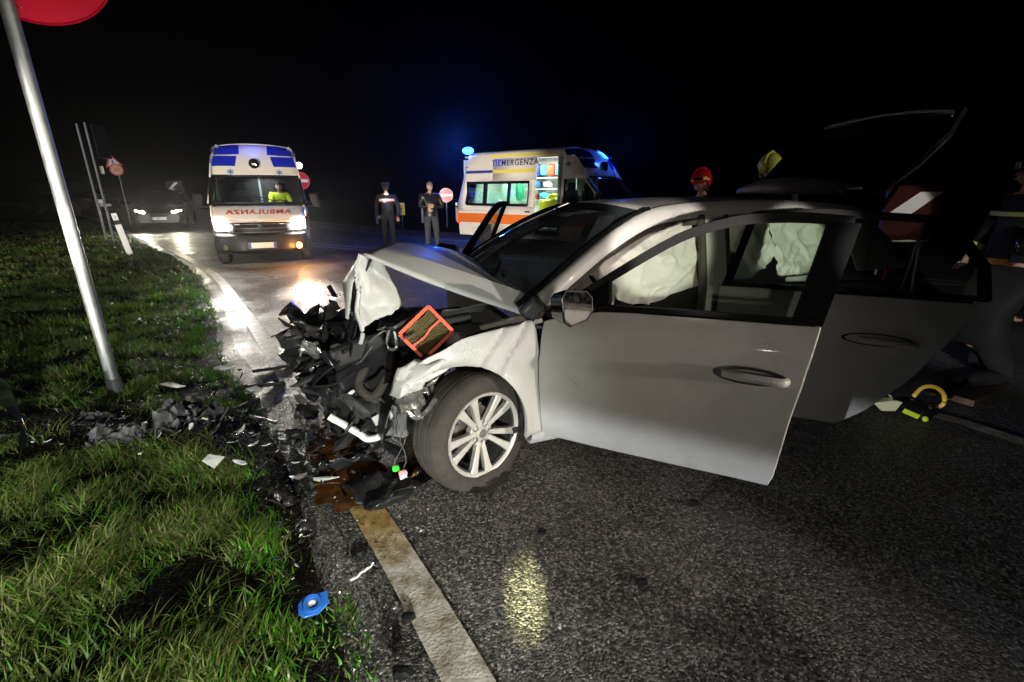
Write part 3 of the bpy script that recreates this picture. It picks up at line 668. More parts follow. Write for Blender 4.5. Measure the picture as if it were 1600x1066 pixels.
for s in (1, -1):
    P('tailgate_frame', MB().tube([(rows[k][0 if s < 0 else -1][0], rows[k][0 if s < 0 else -1][1]*.97, rows[k][0 if s < 0 else -1][2]) for k in range(5)], .035, 6), M['black'], tg)
    P('gas_strut', MB().tube([(-.12, s*.545, -.10), (-.42, s*.56, .30)], .011, 6).tube([(-.10, s*.545, -.13), (-.28, s*.552, .11)], .018, 6), M['chrome'] if s > 0 else M['black'], tg)
spo = [[(.28-.06*abs(t), .50*t, .075), (.20, .50*t, .20-.09*abs(t)**2.2), (.02, .50*t, .205-.09*abs(t)**2.2), (-.06, .50*t, .12)] for t in np.linspace(-1, 1, 13)]
P('roof_spoiler', MB().grid(spo), M['greyplas'], tg, solid=.02, smooth=40)
P('inner_latch', MB().box((-.93, .30, .66), (.06, .22, .05), (0, .3, 0)).box((-.86,.44,.63),(.10,.10,.05),(0,.5,0)), M['greyplas'], tg, bevel=.01)

# --- wheels
def tyre_mesh(n=56, flatten=True):
    prof = [(.205,-.10),(.235,-.108),(.275,-.112),(.305,-.105),(.322,-.085),(.328,-.055),(.322,-.05),(.322,-.043),(.329,-.04),(.330,-.006),(.323,-.004),(.323,.004),(.330,.006),(.329,.04),(.322,.043),(.322,.05),(.328,.055),(.322,.085),(.308,.103),(.285,.113),(.262,.114),(.255,.1165),(.245,.113),(.228,.106),(.218,.100),(.205,.092)]
    return MB().lathe(prof, n, 'Y')
def wheel(parent, pos, steer, camber, tyre_z, side=1, detail=True):
    e = empty('wheel', pos); e.parent = parent; e.rotation_euler = (camber, 0, steer)
    t = tyre_mesh(); Mx = Matrix.Rotation(camber, 3, 'X')
    vs = []
    for v in t.v:
        wv = Mx @ Vector(v); z = wv.z+pos[2]
        if z < .032:                                     # flat on the road: sidewall bulges
            d = .032-z; v = (v[0]*(1+.0), v[1]*(1+1.6*min(d, .03)/.05), v[2]+d)
        elif z < .11 and tyre_z: v = (v[0], v[1]*(1+.22*(.11-z)/.09), v[2])
        vs.append(v)
    t.v = [tuple(v) for v in vs]
    ty = P('tyre', t, M['rubber'], e, smooth=60)
    s = side
    rim = MB().lathe([(.204, .088*s), (.208, .096*s), (.222, .102*s), (.224, .095*s), (.205, .085*s)], 56, 'Y')
    ri = P('rim', rim, M['alloy'], e, smooth=45)
    P('rim_barrel', MB().lathe([(.206, .088*s), (.200, .04*s), (.190, -.06*s)], 48, 'Y'), M['dirtymetal'], ri)
    if not detail: return e
    P('brake_disc', MB().lathe([(.03, .005), (.135, .005), (.135, -.015), (.03, -.015)], 32, 'Y').box((.0, -.0, .11), (.10, .05, .07)), M['iron'], e)
    P('wheel_well', MB().lathe([(.02, -.05), (.19, -.05)], 32, 'Y'), M['black'], e)
    for k in range(10):
        a0 = R(36*k+8+(5 if k % 2 else -5)); ca, sa = math.cos(a0), math.sin(a0)
        def q(r_, w, y): 
            return (r_*ca-w*sa, y, r_*sa+w*ca)
        mb = MB()
        st = [(.050, .013, .068), (.10, .0145, .078), (.15, .017, .086), (.185, .020, .092), (.209, .025, .095)]
        rows = [[q(r_, -w, y-.03), q(r_, -w, y-.004), q(r_, -w*.72, y), q(r_, w*.72, y), q(r_, w, y-.004), q(r_, w, y-.03)] for r_, w, y in st]
        mb.grid(rows)
        P('spoke', mb, M['alloy'], e, smooth=30)
    hub = P('hub', MB().lathe([(.0, .078), (.026, .078), (.030, .074), (.036, .066), (.062, .064), (.068, .058), (.066, .02)], 36, 'Y'), M['alloy'], e, smooth=40)
    P('hub_cap', MB().lathe([(.0, .084), (.020, .083), (.024, .077)], 24, 'Y'), M['silver'], hub)
    for k in range(5):
        a0 = R(72*k+44); c = (.052*math.cos(a0), 0, .052*math.sin(a0))
        P('lug_recess', MB().lathe([(.017, .071), (.0135, .071), (.013, .052), (.0, .052)], 14, 'Y', (c[0], 0, c[2])).lathe([(.0, .064), (.008, .063), (.008, .05)], 6, 'Y', (c[0], 0, c[2])), M['dirtymetal'], hub, smooth=40)
    return e
fw = wheel(car, (-.195, .745, .296), R(20), R(2), True)
wheel(car, (-.02, -.75, .318), R(15), 0, False, -1, False)
for s in (1, -1): wheel(car, (-2.649, s*.75, .318), 0, 0, False, s, False)

# lamp added under the roof lining to make the airbags glow
P('added_roof_lamp', MB().box((-1.75, 0, 1.425), (.14, .10, .02)), emis('added_roof_lamp_lit', (1, .95, .85), 3), bevel=.006)
pl0 = point('airbag_fill_light', (0, 0, 0), 7, (1, .95, .85), .05); pl0.parent = car; pl0.location = (-1.75, 0, 1.38)

for o_ in fw.children:
    if o_.name.split('.')[0] in ('rim', 'spoke', 'hub', 'wheel_well'): o_.scale = (1.045, 1, 1.045); o_.location.y = .014
# ------------------------------------------------------------- crushed front of the car
CP, SP = math.cos(PSI), math.sin(PSI)
def c2w(p): return Vector((-.673+CP*p[0]-SP*p[1], 2.882+SP*p[0]+CP*p[1], p[2]))
def eul(r): return Matrix.Rotation(r[2], 3, 'Z') @ Matrix.Rotation(r[1], 3, 'Y') @ Matrix.Rotation(r[0], 3, 'X')
def shard(mb, c, L, Wd, rot, th=.004, n=7, rg=rnd, bend=.15, jag=.35):
    M3 = eul(rot); c = Vector(c); top = []; bot = []
    for k in range(n):
        a = 6.2832*k/n+rg.uniform(-.2, .2); r_ = 1-rg.random()*jag*2
        p = Vector((L/2*math.cos(a)*r_, Wd/2*math.sin(a)*r_, 0)); p.z = bend*(p.x*p.x)/max(L, .01)*2+rg.uniform(-.01, .01)*L*2
        top.append(c+M3 @ (p+Vector((0, 0, th)))); bot.append(c+M3 @ p)
    ct, cb = sum(top, Vector())/n, sum(bot, Vector())/n
    vs = top+bot+[ct, cb]; fs = [(k, (k+1) % n, 2*n) for k in range(n)]+[((k+1) % n+n, k+n, 2*n+1) for k in range(n)]+[(k, k+n, (k+1) % n+n, (k+1) % n) for k in range(n)]
    return mb.add(vs, fs)
def sheet(c, w, h, rot, amp, n=9, seed=0, fr=6, ragged=.0):
    M3 = eul(rot); c = Vector(c); rows = []
    for i in range(n+1):
        row = []
        for j in range(n+1):
            u, v = i/n-.5, j/n-.5
            p = Vector((w*u, h*v, amp*(nz((w*u, h*v, seed), fr, seed)+.5*nz((w*u, h*v, seed), fr*2.3, seed+2))))
            if ragged and (i in (0, n) or j in (0, n)):
                p.x *= 1-ragged*rnd.random(); p.y *= 1-ragged*rnd.random()
            row.append(c+M3 @ p)
        rows.append(row)
    return MB().grid(rows)
def lump(c, d, seed, amp=.25, n=10, rot=(0, 0, 0)):
    mb = MB().ball((0, 0, 0), 1, n, k=max(5, n//2+1)); M3 = eul(rot)
    out = []
    for v in mb.v:
        v = Vector(v); m = max(abs(v.x), abs(v.y), abs(v.z)); v = v.lerp(v/m, .6)
        v *= 1+amp*nz(v, 1.7, seed)+amp*.5*nz(v, 4, seed)
        out.append(tuple(Vector(c)+M3 @ Vector((v.x*d[0]/2, v.y*d[1]/2, v.z*d[2]/2))))
    mb.v = out; return mb
P('engine_block', lump((.10, .08, .50), (.55, .75, .62), 3, .2, 14), M['black'], smooth=25)
P('gearbox', lump((.16, .46, .40), (.34, .30, .34), 8, .3, 12), M['dirtymetal'], smooth=25)
P('radiator', MB().box((.40, .05, .50), (.07, 1.0, .46), (.12, -.22, .10)), M['black'], smooth=0, bevel=.01)
P('fan_shroud', sheet((.44, .25, .58), .62, .52, (R(80), R(12), R(-70)), .09, 11, 4), M['blackwet'], solid=.012, smooth=22)
P('bumper_beam', MB().tube(smoothpath([(.30,.60,.40),(.46,.40,.52),(.52,.05,.58),(.50,-.35,.55),(.36,-.70,.50)], 5), .055, 4), M['dirtymetal'], smooth=0)
P('bumper_skin', sheet((.53, .36, .76), .40, .34, (R(65), R(20), R(30)), .12, 14, 7, 7, .25), M['blackwet'], solid=.01, smooth=20)
P('bumper_skin', sheet((.50, .30, .86), .38, .30, (R(-10), R(-14), R(20)), .10, 14, 17, 9, .35), M['blackwet'], solid=.01, smooth=20)
P('bumper_skin', sheet((.42, .52, .46), .30, .34, (R(80), R(6), R(20)), .10, 12, 27, 8, .3), M['blackwet'], solid=.008, smooth=20)
P('grille_piece', sheet((.52, .42, .60), .30, .22, (R(70), R(30), R(10)), .08, 10, 37, 9, .3), M['blackgloss'], solid=.008, smooth=20)
P('inner_panel', sheet((.33, .60, .70), .30, .26, (R(84), R(10), R(14)), .05, 8, 31, 5, .1), M['black'], solid=.006, smooth=20)
P('slam_panel', sheet((.36, .50, .84), .34, .16, (R(20), R(24), R(40)), .07, 9, 41, 8, .3), M['black'], solid=.006, smooth=20)
P('airbox', lump((.06, .42, .80), (.30, .26, .20), 12, .12, 12, (0, .1, .3)), M['black'], smooth=30)
P('airbox_lid', MB().box((.10, .48, .865), (.20, .13, .02), (.25, .25, .5)), M['greyplas'], bevel=.006)
P('battery_box', MB().box((-.16, .45, .78), (.22, .22, .20), (0, .05, 0)), M['black'], bevel=.012)
P('strut_tower', lump((-.22, .60, .78), (.26, .20, .12), 18, .15, 12), M['greyplas'], smooth=30)
P('wing_rail', MB().tube([(-.28, .655, .825), (-.56, .70, .885)], .022, 4), M['paint'], smooth=0)
P('wing_rail', MB().tube([(-.40, .70, .825), (-.60, .745, .865)], .016, 4), M['paint'], smooth=0)
P('scuttle_liner', sheet((-.22, .55, .905), .26, .12, (R(38), 0, R(4)), .02, 6, 51), M['greyplas'], solid=.004)
P('bonnet_catch', MB().tube(smoothpath([(.18,.55,.84),(.20,.555,.76),(.175,.56,.735),(.15,.555,.75),(.155,.55,.83)], 4), .010, 6), M['dirtymetal'])
P('chrome_strip', MB().tube([(.27, .62, .795), (.335, .625, .715), (.36, .62, .70)], .006, 5), M['chrome'])
P('radiator_hose', MB().tube(smoothpath([(.30,.55,.68),(.36,.60,.58),(.30,.64,.52),(.22,.60,.60),(.18,.52,.70)], 6), .024, 8), M['rubber'])
P('cooling_pump', MB().lathe([(0, .03), (.05, .03), (.06, .01), (.06, -.03), (.03, -.05), (0, -.05)], 14, 'Y', (.23, .62, .42)).box((.26, .63, .40), (.10, .05, .05), (.2, .4, 0)), M['dirtymetal'], smooth=30)
# headlamp remains, spring, wiring on the near corner
P('lamp_reflector', sheet((.135, .82, .545), .15, .17, (R(78), R(8), R(15)), .09, 9, 61, 13, .25), M['silver'], solid=.003, smooth=18)
P('lamp_reflector', sheet((.10, .84, .60), .12, .09, (R(60), R(-20), R(-25)), .06, 8, 66, 15, .25), M['silver'], solid=.003, smooth=18)
P('lamp_reflector', sheet((.57, .52, .775), .09, .10, (R(70), R(-20), R(35)), .07, 8, 69, 15, .25), M['silver'], solid=.003, smooth=18)
P('lamp_bracket', MB().tube(smoothpath([(.17,.83,.52),(.12,.84,.46),(.06,.85,.50),(.02,.86,.56)], 4), .012, 5), M['silver'])
P('coil_spring', MB().tube([(.03+.042*math.cos(t), .80+.042*math.sin(t), .45+.026*t/1.1) for t in np.linspace(0, 25, 110) if .45+.026*t/1.1 < .72][:60], .0075, 6), M['silver'])
P('spring_seat', MB().lathe([(.0, -.02), (.055, -.02), (.06, .0), (.02, .01)], 16, 'Z', (.03, .80, .44)), M['black'])
P('damper', MB().tube([(.03, .80, .40), (.02, .72, .72)], .022, 8), M['black'])
P('wing_liner_scrap', sheet((-.02, .86, .445), .17, .08, (R(60), R(-38), R(8)), .05, 8, 71, 12, .2), M['greyplas'], solid=.004, smooth=20)
wl_ = P('wiring', MB().tube(smoothpath([(.19,.83,.50),(.205,.84,.42),(.18,.845,.36),(.215,.85,.29),(.245,.85,.235),(.235,.85,.21)], 5), .003, 5).tube(smoothpath([(.16,.83,.52),(.185,.845,.42),(.205,.85,.36),(.19,.85,.30),(.185,.85,.24),(.20,.85,.205)], 5), .003, 5).tube(smoothpath([(.21,.82,.50),(.225,.83,.40),(.24,.84,.38),(.2,.84,.33)], 5), .0025, 5), M['greyplas'])
P('plug', lump((.238, .852, .212), (.034, .03, .030), 3, .1, 10), M['green'], wl_)
P('plug', lump((.205, .853, .178), (.042, .03, .034), 5, .15, 10), M['pink'], wl_)
P('plug', MB().box((.207, .868, .166), (.034, .008, .018), (0, .3, 0)), M['whiteplas'], wl_)
rr = random.Random(21)
for k in range(64):      # splintered trim and brackets packed through the crushed nose
    x = rr.uniform(.12, .60); y = rr.uniform(-.45, .72); z = rr.uniform(.12, .90)
    if x > .52 and z < .5: x -= .15
    mb = MB(); shard(mb, (x, y, z), rr.uniform(.10, .30), rr.uniform(.05, .16), (rr.uniform(-1.6, 1.6), rr.uniform(-1, 1), rr.uniform(0, 6.28)), rr.uniform(.004, .012), rr.choice((5, 6, 7, 8)), rr, .3, .4)
    P('broken_trim', mb, rr.choice([M['blackwet'], M['black'], M['blackgloss'], M['blackwet'], M['black']]), smooth=0)
for c, L, Wd, rot in (((.60,.48,.83),.22,.07,(1.2,.2,.3)), ((.64,.44,.87),.16,.06,(.5,-.5,.2)), ((.58,.50,.69),.20,.05,(1.3,.5,-.2)), ((.60,.55,.62),.22,.05,(1.4,.35,.1)), ((.55,.57,.55),.20,.06,(1.2,-.4,.2)), ((.50,.62,.42),.16,.07,(1.2,.3,.4)), ((.44,.62,.30),.22,.12,(1.3,.8,.2)), ((.33,.66,.36),.16,.12,(1.4,.2,.3)), ((.30,.66,.24),.22,.14,(1.1,.5,.4)), ((.42,.55,.16),.24,.12,(.9,.3,.2)), ((.25,.62,.60),.20,.16,(1.45,.15,.1)), ((.42,.58,.76),.16,.10,(1.3,.4,0))):
    mb = MB(); shard(mb, c, L, Wd, rot, .008, 7, rr, .3, .4); P('broken_trim', mb, M['blackwet'], smooth=0)
for c, L, Wd, rot, m_ in (((.44,.575,.785),.085,.05,(1.2,.3,.2),'whiteplas'), ((.40,.64,.56),.06,.025,(1.3,.2,.2),'whiteplas'), ((.17,.80,.50),.05,.035,(1.3,.6,.1),'whiteplas'), ((.27,.66,.40),.03,.02,(1.2,0,0),'whiteplas'), ((.25,.68,.44),.10,.03,(1.2,.3,0),'silver'), ((.10,.66,.82),.12,.03,(1.0,.2,.2),'silver'), ((.22,.60,.86),.05,.04,(.6,.2,.2),'silver')):
    mb = MB(); shard(mb, c, L, Wd, rot, .005, 7, rr, .2, .35); P('broken_trim', mb, M[m_], smooth=0)
for k in range(9):
    a = [rr.uniform(.15, .5), rr.uniform(.2, .7), rr.uniform(.3, .85)]; pts = [a]
    for q in range(4): pts.append([pts[-1][0]+rr.uniform(-.1, .1), pts[-1][1]+rr.uniform(-.05, .08), pts[-1][2]+rr.uniform(-.14, .06)])
    P('cable', MB().tube(smoothpath(pts, 5), rr.uniform(.003, .008), 5), rr.choice([M['black'], M['greyplas'], M['rubber']]))
und = P('undertray', sheet((.22, .70, .055), .52, .36, (R(6), R(-5), R(24)), .06, 12, 81, 6, .2), M['blackwet'], solid=.008, smooth=40)
P('undertray', lump((.28, .80, .045), (.26, .16, .06), 91, .2, 12, (0, 0, .3)), M['black'], smooth=50)
P('undertray', sheet((.42, .52, .10), .30, .30, (R(20), R(-25), R(60)), .08, 10, 85, 7, .2), M['black'], solid=.006, smooth=20)
# small emblem-free headlamp stub on the far side
P('headlamp', lump((.20, -.60, .66), (.16, .24, .14), 9, .2, 12), M['silver'], smooth=25)

# orange-rimmed air filter lying on the wing
A_, B_, C_, D_ = [c2w(p) for p in ((-.029,.60,.953), (.133,.60,.827), (.051,.665,.711), (-.14,.665,.822))]
fu = (D_-A_).normalized(); fv = (B_-A_); fv = (fv-fu*fv.dot(fu)).normalized(); fn = fu.cross(fv); 
if fn.z < 0: fn = -fn
fw_, fh_ = .178, .205
FO = (A_+B_+C_+D_)/4
Mf = Matrix.Identity(4)
for i in range(3): Mf[i][0], Mf[i][1], Mf[i][2], Mf[i][3] = fu[i], fv[i], fn[i], FO[i]
af = empty('air_filter', (0, 0, 0), 0, 'orange rimmed engine air filter with dark pleats lying on the crushed wing', 'air filter'); af.matrix_world = Mf
fm = MB()
for a, b in (((-fw_/2,-fh_/2),(fw_/2,-fh_/2)), ((fw_/2,-fh_/2),(fw_/2,fh_/2)), ((fw_/2,fh_/2),(-fw_/2,fh_/2)), ((-fw_/2,fh_/2),(-fw_/2,-fh_/2))):
    fm.tube([(a[0], a[1], -.006), (b[0], b[1], -.006)], .0125, 4, flat=1.9)
P('rim', fm, M['orange'], af, smooth=0)
P('centre_bar', MB().tube(smoothpath([(.004, -fh_/2, .004), (.0, -.03, .004), (.010, .02, .004), (.0, fh_/2, .004)], 6), .0075, 4), M['orange'], af, smooth=0)
pl = []
for k in range(33):
    x = -fw_/2+.01+(fw_-.02)*k/32; row = []
    for j in range(9):
        y = -fh_/2+.01+(fh_-.02)*j/8; row.append((x+.006*math.sin(j*.9+(1 if x > 0 else 0)), y, (-.002 if k % 2 else -.020)-.006*abs(math.sin(j*.7+x*40))))
    pl.append(row)
P('pleats', MB().grid(pl), M['pleat'], af, smooth=0)
P('edge_lip', MB().tube([(-fw_/2, fh_/2+.004, -.022), (fw_/2, fh_/2+.004, -.022)], .006, 4).tube([(fw_/2+.004, -fh_/2, -.022), (fw_/2+.004, fh_/2, -.022)], .006, 4), mat('filter_edge', (.85, .42, .12), .5), af, smooth=0)

# ------------------------------------------------------------- debris lying about
def gz(x, y): return max(vh(x, y), 0) if in_grass(x, y) else 0
def thing_mesh(name, mb, m, label, cat, group=None, **k):
    return tag(mb.build(name, m, **k), label, cat, group)
ho = thing_mesh('hose', MB().tube(smoothpath([tuple(c2w(p)) for p in ((.515,.62,.44),(.495,.63,.425),(.46,.64,.40),(.42,.65,.365),(.38,.655,.33),(.35,.66,.30),(.31,.66,.295),(.285,.66,.30))], 5), [.026, .030, .026]+[.017]*26+[.020]*7 if False else .018, 10), M['whiteplas'], 'pale plastic coolant pipe dangling out of the smashed nose', 'pipe')
MBp = MB(); n_ = 46; cx, cy = -.96, 2.33
for (cx, cy, rx, ry, zz, nm) in ((-.90, 2.22, .21, .26, .0065, 'oil_puddle'), (-1.13, 2.66, .17, .26, .0065, 'oil_puddle')):
    pts = []
    for k in range(n_):
        a = 6.2832*k/n_; q = 1+.28*nz((math.cos(a)*1.3, math.sin(a)*1.3, cx), 1.6, 4)+.14*nz((math.cos(a), math.sin(a), cy), 5, 7)
        pts.append((cx+rx*q*math.cos(a)*.9+.25*ry*q*math.sin(a)*-.6, cy+ry*q*math.sin(a), zz))
    c0 = (cx, cy, zz+.0015)
    mb = MB().add(pts+[c0], [(k, (k+1) % n_, n_) for k in range(n_)])
    o = mb.build(nm, M['fluid']); tag(o, 'brown engine fluid pooled on the road under the wreck' if cy < 2.5 else 'thinner brown fluid patch beyond the wreck nose on wet road', 'puddle')
def place_shard(name, x, y, L, Wd, az, m_, label, cat='debris', tilt=(0, 0), th=.005, n=7, lift=.012, seed=0, bend=.15, jag=.3, group=None):
    rg = random.Random(seed*31+int(abs(x)*1000)+int(abs(y)*777)); mb = MB()
    shard(mb, (0, 0, 0), L, Wd, (tilt[0], tilt[1], az), th, n, rg, bend, jag)
    lo = min(v[2] for v in mb.v); g_ = gz(x, y)+(lift if not in_grass(x, y) else lift+.03)
    o = mb.build(name, M[m_], smooth=0); o.location = (x, y, g_-lo*.7); return tag(o, label, cat, group)
# the ones one can name
place_shard('plastic_fragment', -1.66, 2.24, .20, .16, .6, 'whiteplas', 'white triangular plastic panel lying in the grass below the debris field', tilt=(.35, .1), n=4, seed=1, lift=.03)
place_shard('plastic_fragment', -1.52, 2.26, .13, .035, -.2, 'whiteplas', 'narrow white strip touching the white triangular panel in the grass', tilt=(.2, .1), n=6, seed=2, lift=.03)
place_shard('plastic_fragment', -2.57, 3.90, .26, .09, .4, 'whiteplas', 'bright white flake on the gravel edge nearest the white road line', tilt=(.25, -.1), seed=3)
place_shard('plastic_fragment', -2.62, 3.30, .34, .06, -.1, 'whiteplas', 'long white sliver in the grass right of the pole base', tilt=(.3, .1), seed=4, lift=.04)
place_shard('plastic_fragment', -2.05, 3.40, .13, .11, .3, 'whiteplas', 'small square white plate beside the two long black strips', tilt=(.3, .1), n=4, seed=5, jag=.1)
place_shard('plastic_fragment', -1.18, 2.22, .15, .04, .5, 'whiteplas', 'white strip between the puddle and the grass tips, pointing at the wheel', tilt=(.3, .1), seed=6)
place_shard('plastic_fragment', -1.02, 2.20, .17, .035, .1, 'whiteplas', 'pale strip lying at the brown puddle edge', tilt=(.3, 0), seed=7)
def strip(x0, y0, x1, y1, w, h, m_, label, name='trim_strip', cat='debris'):
    a, b = Vector((x0, y0, gz(x0, y0)+h/2+.01)), Vector((x1, y1, gz(x1, y1)+h/2+.01))
    pts = [a.lerp(b, t)+Vector((0, 0, .012*nz((x0+t*2, y0, 0), 3))) for t in np.linspace(0, 1, 8)]
    return thing_mesh(name, MB().tube(pts, [w*(1+.35*nz((t*3, x0, y0), 4)) for t in np.linspace(0, 1, 8)], 5, flat=h/w), M[m_], label, cat, smooth=20)
strip(-2.28, 3.80, -2.0, 3.96, .011, .016, 'blackwet', 'upper of two long black trim strips lying across the white line')
strip(-2.22, 3.42, -1.88, 3.56, .012, .018, 'blackwet', 'lower of two long black trim strips lying across the white line')
strip(-2.02, 2.80, -1.92, 3.22, .018, .02, 'black', 'black bracket arm leaning in the grass between pole base and road')
strip(-3.35, 2.48, -3.05, 2.60, .012, .015, 'greyplas', 'thin grey rod in the dark grass at the left edge', 'rod')
strip(-.655, 1.50, -.59, 1.595, .004, .006, 'whiteplas', 'thin white rod beside the foreground road line', 'rod')
strip(-1.85, 2.95, -1.62, 2.86, .014, .012, 'greyplas', 'grey hooked bracket among the small shards', 'bracket')
bt = smoothpath([(-3.9,3.22,.14),(-3.62,3.04,.21),(-3.36,2.86,.22),(-3.16,2.70,.17),(-3.02,2.57,.10),(-2.95,2.46,.03)], 6)
thing_mesh('bumper_trim', MB().grid([[(p.x-.05, p.y+.05, p.z+.03), (p.x, p.y, p.z+.05), (p.x+.06, p.y-.06, p.z+.0), (p.x+.06, p.y-.09, p.z-.12)] for p in bt]), M['blackgloss'], 'long black curved bumper trim arching over the grass at the left edge', 'bumper trim', solid=.012, smooth=30)
for k, (x, y, w, h, rot, lb) in enumerate(((-2.30, 2.92, .26, .17, (.3, .2, .3), 'crumpled grey liner behind the debris at the pole base'), (-2.22, 2.66, .30, .18, (.4, -.2, .8), 'crumpled dark grey sheet in the middle of the debris at the pole'), (-2.42, 2.50, .24, .12, (.5, .3, .5), 'rolled grey flap at the front of the debris by the pole'), (-2.05, 2.82, .22, .14, (.2, .4, 1.2), 'twisted grey liner piece right of the pole'), (-2.72, 2.72, .20, .11, (.9, .2, .3), 'grey curved flake left of the pole base'))):
    o = sheet((0, 0, 0), w, h, rot, .11, 16, 100+k, 13, .25).build('liner_piece', M['liner'], solid=.004, smooth=22); o.location = (x, y, gz(x, y)+.07); tag(o, lb, 'debris')
for k, (x, y, w, h, rot, lb) in enumerate(((-1.42, 2.63, .16, .10, (.5, .1, .5), 'arched dark housing on the wet road left of the puddle'), (-1.62, 3.20, .26, .07, (.4, .2, -.4), 'white bowed strip beyond the puddle on wet road'), (-1.44, 2.95, .16, .12, (.9, .2, .3), 'grey bent bracket standing up beside the puddle'), (-1.14, 1.98, .18, .10, (.3, .4, .2), 'black crumpled scoop between grass tips and oily line'), (-.93, 1.74, .08, .06, (.2, .3, .2), 'black oval cap on the asphalt strip'))):
    o = sheet((0, 0, 0), w, h, rot, .07, 10, 200+k, 10, .2).build('housing_piece', M['whiteplas'] if k == 1 else M['blackwet'], solid=.005, smooth=30); o.location = (x, y, gz(x, y)+.05); tag(o, lb, 'debris')
# blue cap
bc = empty('filler_cap', (-.745, 1.345, gz(-.745, 1.345)+.045), .5, 'blue plastic filler cap with a pale centre lying on the grass edge', 'cap'); bc.rotation_euler = (R(22), R(8), .5)
P('flange', MB().prism([(-.048,-.02,0),(-.03,-.04,0),(.02,-.038,0),(.055,-.012,0),(.060,.038,0),(.02,.036,0),(-.025,.036,0),(-.046,.015,0)], (0, 0, .012)), M['blue'], bc, bevel=.003)
P('ring', MB().lathe([(.018, .010), (.020, .026), (.030, .028), (.034, .018), (.034, .010)], 26, 'Z'), M['blue'], bc)
P('seal', MB().lathe([(0, .016), (.012, .018), (.018, .014)], 20, 'Z'), M['whiteplas'], bc)
for x, y, s_, lb in ((-.385, 1.335, .032, 'black rubber stub standing on the outer edge of the road line'), (-.36, 1.12, .045, 'dark rounded lump at the bottom beside the line'), (.14, 1.79, .03, 'black crumb on the asphalt above the torch spot'), (.53, 1.50, .03, 'black twig-like scrap on the open asphalt'), (.92, 2.0, .035, 'dark scrap on the asphalt under the front door edge')):
    thing_mesh('rubber_piece', lump((x, y, s_*.35), (s_*1.5, s_, s_*.8), int(x*100), .3, 8), M['black'], lb, 'debris', smooth=30)
place_shard('plastic_chip', .175, 1.30, .045, .02, 1.6, 'whiteplas', 'pale leaf-shaped chip right of the torch spot', seed=9, lift=.003)
# scattered shards, alike: copies of a few shapes
protos = []
for k in range(14):
    mb = MB(); rg = random.Random(500+k); shard(mb, (0, 0, 0), 1, rg.uniform(.25, .8), (0, 0, 0), .06, rg.choice((5, 6, 7, 8)), rg, .25, .4)
    me_ = {}
    for m_ in ('blackwet', 'whiteplas', 'greyplas'):
        q = bpy.data.meshes.new('shard'); q.from_pydata(mb.v, [], mb.f); q.materials.append(M[m_]); me_[m_] = q
    protos.append(me_)
LB = {'blackwet': ('black_shard', 'small black plastic shard scattered between grass verge and wreck', 'black shards in the debris field'), 'whiteplas': ('white_shard', 'small white plastic chip scattered between grass verge and wreck', 'white chips in the debris field'), 'greyplas': ('grey_shard', 'small grey plastic shard scattered between grass verge and wreck', 'grey shards in the debris field')}
rg = random.Random(77)
zones = [((-3.0, 2.75), (-1.9, 2.75), .30, 105), ((-2.6, 3.5), (-1.9, 3.3), .25, 34), ((-1.9, 2.75), (-1.3, 2.55), .30, 90), ((-1.3, 2.8), (-1.0, 2.3), .22, 60), ((-1.15, 2.1), (-.85, 1.6), .12, 56), ((-1.6, 3.5), (-1.1, 3.0), .25, 16), ((-.75, 1.6), (-.5, 1.2), .09, 10)]
for (ax, ay), (bx, by), sp, cnt in zones:
    for k in range(cnt):
        t = rg.random(); x = ax+(bx-ax)*t+rg.gauss(0, sp*.6); y = ay+(by-ay)*t+rg.gauss(0, sp*.6)
        m_ = rg.choices(('blackwet', 'whiteplas', 'greyplas'), (60, 16, 24))[0]; nm, lb, gp = LB[m_]
        o = bpy.data.objects.new(nm, rg.choice(protos)[m_]); COL.objects.link(o)
        s_ = min(.16, .020+abs(rg.gauss(0, .042)))*(.75 if y < 2.2 else .55 if x > -1.75 and y > 2.85 else 1); o.scale = (s_, s_, s_*.8)
        o.rotation_euler = (rg.gauss(0, .35), rg.gauss(0, .35), rg.uniform(0, 6.28)); o.location = (x, y, gz(x, y)+.012+(.05*rg.random() if in_grass(x, y) else .02*rg.random()))
        tag(o, lb, 'debris', gp)
# crumbs nobody could count: glass and plastic grit
mb = MB(); 
for k in range(4200):
    (ax, ay), (bx, by), sp, cnt = rg.choice(zones+[((-1.3, 2.8), (-.6, 2.0), .3, 1), ((-1.5, 3.4), (-1.0, 2.6), .3, 1), ((-.9, 1.9), (-.3, 1.9), .2, 1)])
    t = rg.random(); x = ax+(bx-ax)*t+rg.gauss(0, sp); y = ay+(by-ay)*t+rg.gauss(0, sp); s_ = rg.uniform(.002, .008); z = gz(x, y)+.002
    vs = [(x+s_*rg.uniform(-1, 1), y+s_*rg.uniform(-1, 1), z+s_*rg.uniform(0, 1.2)) for q in range(4)]
    mb.add(vs, [(0, 1, 2), (0, 2, 3), (0, 3, 1), (1, 3, 2)], rg.choices((0, 1, 2), (60, 16, 24))[0])
o = mb.build('debris_crumbs', [M['blackwet'], M['whiteplas'], M['silver']], smooth=0); tag(o, 'fine glass and plastic crumbs sprinkled over the crash debris area', 'debris', kind='stuff')
